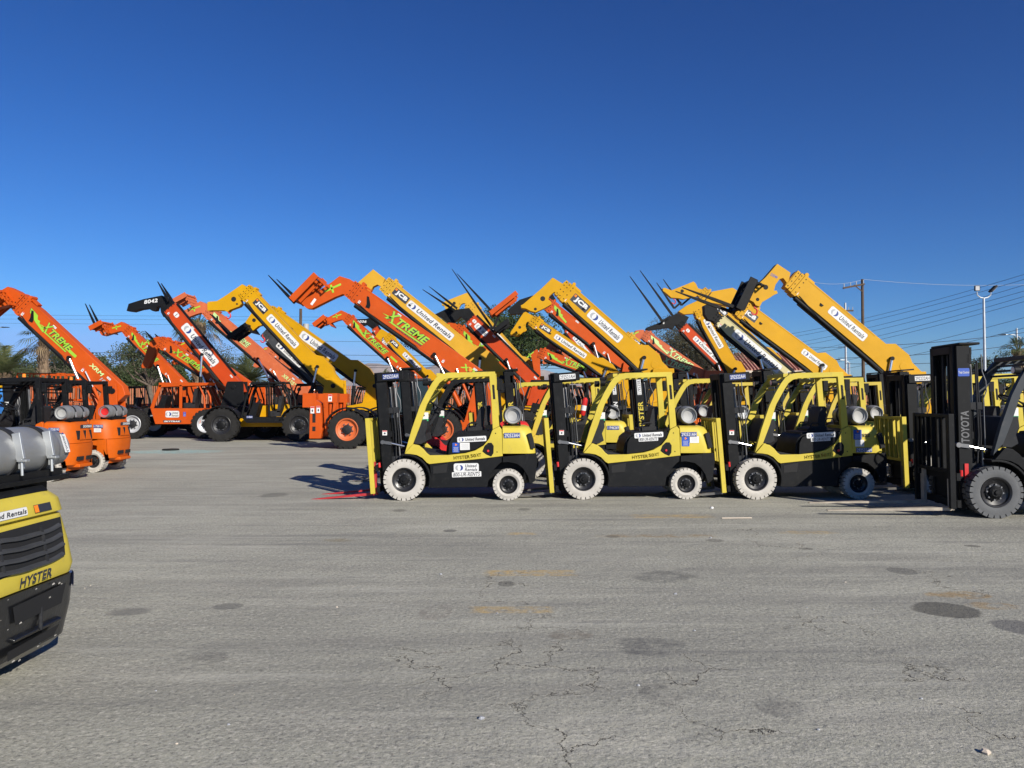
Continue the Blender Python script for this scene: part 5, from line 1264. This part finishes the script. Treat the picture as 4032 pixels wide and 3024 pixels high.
def f0_details(R):
    rx = 2.16
    # grille recess, its shade painted as a black sheet, and louvres
    LV = [(.54, 2.20), (.60, 2.215), (.75, 2.19), (.925, 2.15)]
    def surf(z):
        for (a, p), (b, q) in zip(LV, LV[1:]):
            if z <= b: return p+(q-p)*(z-a)/(b-a)
        return 2.15
    mb = MB('black_and_shade'); yz = [(.14, .645), (.96, .665), (.985, .905), (.22, .90)]
    vs = []; fs = []
    for j in range(7):
        f = j/6; y0 = .14+.08*f; y1 = .96+.025*f; z0 = .645+.255*f; z1 = .665+.24*f
        vs += [(surf(z0)+.004, y0, z0), (surf(z1)+.004, y1, z1)]
    mb.add(vs, [(2*j, 2*j+1, 2*j+3, 2*j+2) for j in range(6)]); out('grille_shade', mb, R, smooth=0)
    for k in range(4):
        z = .666+k*.060; vs = []; n = 24; rr = surf(z+.02)
        for i in range(n+1):
            f = i/n; y = (.19+.02*k)+f*(.76-.02*k if k else .74); wv = .022*sin(f*2*pi*1.0+.5)+.008*sin(f*4*pi)
            x1 = rr+.032; zz = z+wv*.5+.014*(f-.5)
            vs.append([(rr-.01, y, zz+.002), (x1-.02*abs(f-.5), y, zz-.010), (x1-.02*abs(f-.5), y, zz+.002), (rr-.01, y, zz+.020)])
        mb = MB('louvre'); mb.loft(vs); out('louvre', mb, R, smooth=60)
    for y in (.36, .76):
        mb = MB('matte'); mb.prism([(2.17, .665), (2.222, .665), (2.178, .885), (2.13, .885)], y-.008, y+.008); out('grille_rib', mb, R)
    mb = MB('ink'); mb.text('HYSTER', (2.222, .64, .592), Yv, Z, .31, .056, .03, .2); out('maker_lettering', mb, R, smooth=0)
    V = Vector((-.35, 0, .94)).normalized()
    mb = MB('white'); stick_rent(mb, Vector((2.154, .42, .99)), Yv, Vector((-.18, 0, .98)).normalized(), Vector((.98, 0, .18)).normalized(), .46, .052); out('rental_sticker', mb, R, smooth=0)
    mb = MB('ink'); mb.rrect((2.157, .80, .99), Yv, Vector((-.27, 0, .96)).normalized(), .17, .05, 0); mb.m('amber').rrect((2.159, .735, .99), Yv, Vector((-.27, 0, .96)).normalized(), .04, .045, 0); out('notice_sticker', mb, R, smooth=0)
    d = Vector((cos(radians(-35)), sin(radians(-35)), 0)); 
    c = Vector((2.083+.130*cos(radians(38)), .992+.130*sin(radians(38)), .49)); N = Vector((cos(radians(38)), sin(radians(38)), 0)); U = Vector((-N.y, N.x, 0))
    mb = MB('navy'); stick_plate(mb, c+N*.004, U, Z, N, .09, .095, '11700', 'navy', 'white', .03); out('number_plate', mb, R, smooth=0)
    # lower bumper pocket (shade painted on as dark sheets), drawbar pin, scuffed edge
    mb = MB('black_and_shade'); mb.add([(2.222, .45, .36), (2.222, .90, .37), (2.226, .94, .49), (2.226, .42, .47)], [(0, 1, 2, 3)]); mb.add([(2.20, .42, .16), (2.20, .86, .18), (2.212, .90, .24), (2.212, .40, .22)], [(0, 1, 2, 3)]); out('pocket_shade', mb, R, smooth=0)
    mb = MB('gloss_black'); mb.prism([(2.15, .25), (2.218, .255), (2.222, .275), (2.15, .30)], .45, .92); out('ledge', mb, R, .012)
    mb = MB('matte'); mb.cyl((2.215, .70, .26), (2.215, .70, .40), .012, 10); out('drawbar_pin', mb, R)
    mb = MB('tyre_white'); rnd = random.Random(9)
    for k in range(24):
        y = rnd.uniform(.15, .98); z = rnd.choice((.12, .15, .27, .5, .51, .35, .43))+rnd.uniform(-.012, .012); s = rnd.uniform(.004, .015)
        xx = 2.226 if z > .33 else 2.2 if z > .2 else 2.172
        mb.add([(xx, y, z), (xx, y+s*2.2, z+s*.2), (xx, y+s*1.5, z+s), (xx, y+s*.2, z+s*.6)], [(0, 1, 2, 3)])
    out('paint_chips', mb, R, smooth=0)
    # rails under the tank
    mb = MB('black'); mb.box(1.78, 1.84, .3, 1.2, 1.135, 1.165); mb.box(2.02, 2.08, .3, 1.22, 1.135, 1.165); mb.prism([(1.7, 1.08), (2.1, 1.08), (2.06, 1.115), (1.74, 1.115)], .25, .95); mb.box(1.85, 2.0, .75, 1.1, 1.07, 1.14); out('tank_bracket', mb, R, .004)
    for y in (.66, .96):
        mb = MB('galv'); mb.bar((2.075, y, 1.46), (2.105, y, 1.30), .05, .022, (0, 1, 0)); mb.cyl((2.11, y, 1.31), (2.115, y, 1.20), .009, 8); mb.box(2.09, 2.15, y-.02, y+.02, 1.285, 1.30); out('clamp', mb, R, .003)
    t = radians(18); N = Vector((cos(t), 0, sin(t))); c = Vector((1.924, .42+.81, 1.331))+N*.1185
    mb = MB('white'); stick_plate(mb, c, Vector((-sin(t), 0, cos(t))), Yv, N, .13, .06, 'United', 'white', 'ink', .03, .2, fill=.3); rent_logo(mb, c+N*.004+Vector((-sin(t), 0, cos(t)))*.055, Vector((-sin(t), 0, cos(t))), -Yv, N, .014); out('rental_sticker', mb, R, smooth=0)
f0_details(F0)
# ------------------------------------------------------------------ telehandlers
XT = lambda f=.36, w=.34, h=.42, b=0.05: ('xt', f, b, h, w)
SP = lambda f=.13, w=.2, h=.6: ('splash', f, 0, h, w)
UR = lambda f=.42, w=.36, h=.48, b=0: ('rent', f, b, h, w)
JB = lambda f=.10, h=.48, b=.05: ('jcb', f, b, h)
tele('orange telehandler boom rising from behind the orange forklifts at far left', 27, (103, 1209), (461, 1540), 72, 'orange', 'x',
     dict(dec=[SP(.16), XT(.38, .3), ('bar', .55, -.05, .16, .08), ('txt', .78, .2, .22, .14, 'XRM', 'lime_pale'), ('txt', .90, 0, .2, .10, '1045', 'grey')], car=((-70, 1240), (40, 1150)), forks=None, tail=.12, rim='rim_orange'))
tele('small orange telehandler with two forks pointing up left of the orange cab', 42, (513, 1309), (735, 1530), 37, 'orange', 'x',
     dict(dec=[SP(), XT()], car=((376, 1298), (425, 1272)), forks=[((378, 1287), (336, 1196)), ((392, 1281), (352, 1200))]))
tele('orange telehandler with its head just above the orange cab', 38.5, (653, 1357), (925, 1535), 45, 'orange', 'x',
     dict(dec=[XT(.36, .42)], headrot=-38, forks=[((600, 1335), (573, 1305)), ((632, 1338), (610, 1315))]))
tele('faded orange telehandler with a grating behind the yellow goosenecks', 40.3, (835, 1236), (1185, 1533), 48, 'orange_faded', 'x',
     dict(dec=[SP(.09, .16, .7), XT(.34, .2), ('txt', .88, 0, .3, .15, 'XR1255', 'lime_pale')], car=((697, 1195), (752, 1165)), headrot=0, heads=.95))
tele('orange telehandler low behind the orange cab', 45.5, (765, 1370), (1010, 1540), 36, 'orange', 'x', dict(dec=[XT()], headrot=-30, car=((690, 1365), (715, 1350))))
tele('orange telehandler head peeking between the grey and yellow booms', 47, (1085, 1390), (1330, 1560), 34, 'orange_faded', 'x', dict(dec=[XT()], headrot=-25))
tele('orange cab telehandler with black boom head and large rental sticker', 35.0, (674, 1212), (930, 1524), 56, 'red_orange', None,
     dict(style='s', pivot=(930, 1524), headpoly=[(505, 1226), (513, 1198), (570, 1180), (643, 1165), (681, 1190), (694, 1226), (650, 1250), (640, 1232), (636, 1208), (624, 1210), (620, 1224), (606, 1226), (590, 1216), (560, 1220), (530, 1229)],
      headcol='black', headtxt=[('8042', 594, 1186, 54, 15, 'white', 8)], forks=[((665, 1186), (621, 1109)), ((676, 1181), (635, 1116))], wheels=(-4.17, -.91), rim='rim_silver', wr=.66,
      dec=[UR(.47, .50, .62), ('shield', .10, .05, .4)], cab='panel', cabcol='orange', cabx=(-3.4, -1.05), cabz=2.40, chcol='black', podcol='black', tyre='rubber', cylx=-1.6, cylz=1.3, fender=False,
      cabstick=[('rent2', .98, 1.10, .62, .30), ('sky', .98, .78, .80, .10), ('blue', 1.52, 1.1, .12, .2)]))
tele('yellow telehandler with open black cab and gooseneck head', 32.6, (986, 1164), (1318, 1520), 57, 'jcb', 'j',
     dict(headpoly=[(993, 1145), (959, 1121), (889, 1169), (860, 1187), (832, 1189), (822, 1192), (823, 1226), (841, 1224), (889, 1224), (901, 1231), (911, 1222), (948, 1208), (956, 1198), (951, 1186), (969, 1173), (986, 1169)], holes=[(920, 1178, 10), (933, 1197, 4)], dec=[JB(.13), UR(.40, .34, .52)], wheels=(-4.40, -1.19), wr=.70, cabx=(-3.6, -1.6), hook=(899, 1243), chcol='jcb', podcol='jcb', cabstick=[('num', .35, 1.02, .25, .1)], cylz=1.45))
tele('grey telehandler boom between the two yellow booms', 37.8, (1063, 1323), (1290, 1530), 46, 'greyboom', None,
     dict(style='j', dec=[UR(.36, .42, .55), ('txt', .84, 0, .3, .14, 'SJ', 'white'), ('txt', 1.02, -.2, .3, .12, 'TH', 'white')], cabcol='black', hook=None))
tele('yellow telehandler with shaded boom and black fork carriage behind the open cab one', 35.3, (1085, 1243), (1480, 1520), 54, 'jcb', 'j',
     dict(dec=[UR(.44, .36, .62)], car=((915, 1335), (990, 1282)), carcol='black', carth=.11, gridlen=.4, gridside=1, hook=(1034, 1338), forks=[((908, 1326), (828, 1236)), ((915, 1320), (836, 1240))], chcol='jcb'))
tele('big orange telehandler with outriggers beside the leftmost front forklift', 27.8, (1412, 1159), (1910, 1509), 72, 'orange', 'x',
     dict(dec=[XT(.40, .32, .46), ('txt', .43, -.34, .09, .2, 'MANUFACTURING', 'ink'), ('txt', .86, .1, .3, .1, 'XR', 'lime')], car=((1166, 1190), (1262, 1092)), gridlen=.55, carth=.12, outrigger=True,
      forks=[((1161, 1193), (1057, 1084)), ((1172, 1180), (1090, 1100))], cab='closed', cabcol='greyboom', cabx=(-3.35, -1.75), cylz=1.5, cylx=-.9, cylf=.63,
      cabstick=[('warn', .35, 1.0, .2, .14), ('warn', .4, .85, .2, .1)], wheels=(-4.78, -1.45)))
tele('tall pale yellow telehandler boom right behind the big orange one', 31.0, (1540, 1138), (1975, 1488), 62, 'jcb_pale', 'j', dict(dec=[JB(.09), UR(.36, .40, .50)], chcol='jcb', headpoly=[(1518, 1099), (1472, 1063), (1405, 1121), (1422, 1145), (1436, 1149), (1458, 1159), (1464, 1145), (1472, 1131), (1489, 1123), (1505, 1133)]))
tele('orange telehandler with a crane hook under the big orange head', 42.5, (1378, 1262), (1660, 1510), 37, 'orange', 'x', dict(dec=[SP(.14, .22, .7), XT(.36, .36, .5), ('bar', .62, 0, .2, .09)], car=((1245, 1285), (1290, 1250))))
tele('narrow red telehandler with small black head behind the big orange boom', 48, (1476, 1292), (1640, 1520), 27, 'red_orange', None,
     dict(style='s', headcol='black', headpoly=[(1398, 1258), (1445, 1256), (1458, 1252), (1490, 1278), (1492, 1296), (1462, 1292), (1445, 1280), (1432, 1284)], headtxt=[('6036', 1424, 1266, 38, 10, 'white', 0)], dec=[UR(.35, .4, .6)]))
tele('small yellow telehandler boom low behind the big orange one', 45.2, (1535, 1336), (1720, 1520), 35, 'jcb', 'j', dict(dec=[JB(.1), UR(.48, .36, .5)], headrot=-8))
tele('dark red orange telehandler with black head and long sloping boom', 34.0, (1852, 1257), (2125, 1525), 48, 'red_orange', None,
     dict(style='s', headcol='black', headpoly=[(1712, 1240), (1765, 1215), (1780, 1204), (1782, 1222), (1848, 1214), (1872, 1243), (1866, 1264), (1840, 1262), (1815, 1250), (1790, 1272), (1762, 1268), (1740, 1252)],
      forks=[((1790, 1222), (1664, 1140)), ((1800, 1215), (1690, 1128))], dec=[('shield', .05, .1, .35), UR(.16, .16, .5)]))
tele('orange telehandler boom crossing behind the leftmost front mast', 36.8, (1812, 1308), (2060, 1510), 46, 'orange', 'x', dict(dec=[SP(.16, .26, .7), XT(.44, .36, .5)], heads=.8))
tele('yellow telehandler boom with rental sticker behind the long raised forks', 39.8, (1862, 1216), (2110, 1500), 46, 'jcb_pale', 'j', dict(dec=[UR(.45, .4, .55)], headrot=20))
tele('orange telehandler lifting the long black forks with its orange carriage', 32.2, (2168, 1209), (2480, 1450), 46, 'orange', None,
     dict(dec=[SP(.12, .2, .7)], headcol='black', headpoly=[(2000, 1222), (2046, 1182), (2120, 1158), (2170, 1150), (2190, 1185), (2170, 1225), (2130, 1205), (2060, 1236), (2010, 1240)],
      car=((1932, 1240), (2035, 1158)), carth=.10, grid=False, carw=.5, forks=[((1938, 1228), (1800, 1078), ((1960, 1236)) and (1962, 1212)), ((1942, 1296), (1780, 1060), (1965, 1240))], hook=None))
tele('tall yellow telehandler boom above the middle front forklift', 26.8, (2233, 1157), (2600, 1480), 71, 'jcb', 'j', dict(headpoly=[(2224, 1123), (2215, 1120), (2175, 1096), (2133, 1137), (2060, 1200), (2050, 1205), (2053, 1215), (2070, 1217), (2089, 1227), (2109, 1232), (2145, 1215), (2171, 1200), (2169, 1190), (2158, 1182), (2163, 1168), (2181, 1153), (2200, 1157)], holes=[(2137, 1176, 10), (2108, 1217, 6)], dec=[JB(.13), UR(.40, .34, .52)], cylz=1.5))
tele('small yellow telehandler boom in front of the dense mesquite', 29.6, (2110, 1274), (2430, 1490), 43, 'jcb', 'j', dict(dec=[JB(.11), UR(.42, .38, .5)], car=((1948, 1305), (2003, 1265)), carcol='black', carw=.4, grid=False, carth=.09, cylf=.85))
tele('narrow red telehandler boom behind the tall yellow one', 43, (2232, 1295), (2420, 1520), 30, 'red_orange', None, dict(style='s', dec=[UR(.36, .44, .6)]))
tele('orange telehandler with a flat boom between front plates', 38.6, (2140, 1395), (2420, 1490), 38, 'orange', 'x', dict(dec=[SP(.16, .24, .7), XT(.46, .36, .55)], headrot=-50))
tele('second flat orange boom behind the first one', 44.6, (2190, 1368), (2430, 1510), 30, 'orange_faded', 'x', dict(dec=[XT()], headrot=-40))
tele('low yellow telehandler boom tucked right of the tall yellow one', 35.8, (2475, 1330), (2700, 1500), 34, 'jcb_pale', 'j', dict(dec=[JB(.12), UR(.45, .4, .5)], heads=.6))
tele('faded orange telehandler boom with pale green graphics', 39.5, (2548, 1327), (2830, 1520), 38, 'orange_faded', 'x', dict(dec=[SP(.16, .28, .75), XT(.46, .34, .55), ('bar', .68, 0, .2, .09)], headrot=-25))
tele('faded orange telehandler boom lying low above the middle guard roof', 30.4, (2575, 1408), (2800, 1485), 36, 'orange_faded', 'x', dict(dec=[XT(.4, .5, .6)], headrot=-40, heads=.3))
tele('red telehandler with black head marked 8 and two long forks', 36.5, (2686, 1287), (2940, 1535), 39, 'red_orange', None,
     dict(style='s', headcol='black', headpoly=[(2541, 1297), (2546, 1290), (2606, 1267), (2640, 1246), (2668, 1232), (2710, 1250), (2700, 1268), (2686, 1290), (2672, 1285), (2655, 1280), (2648, 1297), (2632, 1292), (2600, 1295), (2555, 1302)],
      headtxt=[('8', 2613, 1271, 7, 10, 'white', 15)], forks=[((2608, 1265), (2480, 1088), (2640, 1245)), ((2655, 1252), (2520, 1065), (2680, 1226))], dec=[('shield', .07, .05, .4), UR(.42, .5, .5)]))
tele('yellow telehandler gooseneck with hanging hook left of the crowded heads', 41.5, (2775, 1165), (3080, 1470), 46, 'jcb', 'j',
     dict(dec=[JB(.2)], headpoly=[(2607, 1137), (2615, 1135), (2641, 1145), (2689, 1126), (2728, 1110), (2737, 1118), (2746, 1137), (2762, 1141), (2759, 1159), (2737, 1170), (2709, 1175), (2689, 1180), (2670, 1176), (2641, 1174), (2624, 1159), (2608, 1147)], holes=[(2686, 1146, 7)], hook=(2653, 1188), forks=[((2655, 1214), (2585, 1113), (2682, 1190)), ((2683, 1202), (2611, 1099), (2720, 1170))]))
tele('steep yellow telehandler boom in front of the red one', 33.8, (2762, 1238), (2915, 1510), 50, 'jcb', None, dict(dec=[UR(.28, .42, .45)], headcol='jcb', tray=False,
     headpoly=[(2668, 1228), (2700, 1205), (2755, 1180), (2790, 1150), (2812, 1160), (2815, 1185), (2790, 1215), (2768, 1240), (2735, 1236), (2690, 1240)]))
tele('cream telehandler boom with the largest rental sticker', 28.8, (2828, 1262), (3120, 1505), 52, 'cream', None,
     dict(style='s', headcol='black', headpoly=[(2768, 1205), (2790, 1195), (2812, 1205), (2826, 1232), (2812, 1268), (2784, 1262), (2770, 1240)], dec=[UR(.50, .62, .74)], chcol='cream', cabcol='black'))
tele('yellow telehandler boom with maker badge behind the black carriage', 31.2, (2925, 1222), (3300, 1500), 70, 'jcb', None,
     dict(dec=[JB(.06, .42, -.05), UR(.72, .25, .34, .1)], headpoly=[(2770, 1190), (2800, 1150), (2880, 1135), (2930, 1165), (2990, 1215), (2960, 1260), (2900, 1215), (2830, 1200)]))
tele('tallest yellow telehandler at the right with black carriage and forks', 26.0, (3141, 1127), (3580, 1493), 82, 'jcb', 'j',
     dict(dec=[('warn', .98, 0, .25), UR(.42, .32, .42, .06)], headpoly=[(3106, 1077), (3054, 1042), (3007, 1096), (2951, 1147), (2944, 1183), (2961, 1192), (2969, 1204), (2985, 1211), (2995, 1192), (3023, 1176), (3041, 1164), (3056, 1158), (3052, 1147), (3041, 1147), (3047, 1124), (3063, 1102), (3077, 1098), (3087, 1111), (3095, 1124)], holes=[(3015, 1131, 10), (2983, 1179, 7)], hookf=.2, car=((2895, 1225), (2952, 1105)), carcol='black', carth=.14, carw=.5, gridlen=.42, gridside=1, heads=.98, hook=(2970, 1226),
      forks=[((2868, 1200), (2686, 1132), (2905, 1215)), ((2820, 1206), (2660, 1147), (2880, 1228))], headtxt=[('12152404', 3048, 1086, 30, 11, 'blue', -28)]))
# small rubbish on the ground
rnd = random.Random(21); 
for k in range(24):
    sx = rnd.uniform(300, 4000); sy = rnd.uniform(2020, 3000)**1; p = G(sx, sy); s = rnd.uniform(.003, .009)
    if k < 6: p = G(*[(2803, 2002), (1896, 2832), (2660, 2340), (3880, 2965), (2798, 2118), (1735, 2262)][k]); s = (.03, .016, .013, .022, .014, .012)[k]
    mb = MB('white' if k == 0 else 'grey' if k % 3 else 'stucco_pale'); vs = []
    n = 7
    for zz, q in ((0, 1), (.5, 1.05), (1.0, .55)):
        vs.append([(cos(2*pi*i/n)*s*q*rnd.uniform(.7, 1.3), sin(2*pi*i/n)*s*q*rnd.uniform(.7, 1.2), zz*s*.9) for i in range(n)])
    mb.loft(vs); o = out('pebble', mb, loc=(p.x, p.y, 0), smooth=0)
    tag(o, 'crumpled white scrap on the ground in front of the third forklift' if k == 0 else 'small loose stone lying on the asphalt', 'litter' if k == 0 else 'stone', None if k == 0 else 'loose stones scattered on the asphalt')
    if k == 0: o.name = 'paper_scrap'
mb = MB('stucco_pale'); a = G(2842, 2043); b = G(2960, 2042); c = (a+b)/2; mb.bar(a-c, b-c, .018, .012); tag(out('wood_stick', mb, loc=c+Z*.012), 'thin pale wooden stick lying in front of the third forklift', 'stick')
mb = MB('rubber'); mb.lathe([(.0001, -.02), (.28, -.02), (.26, .02), (.0001, .03)], (0, 0, 0), 20); o = out('black_scrap', mb, loc=G(672, 1773)+Z*.03); o.rotation_euler = (pi/2, 0, 0); tag(o, 'flat black rubber scrap among the broken glass', 'scrap')
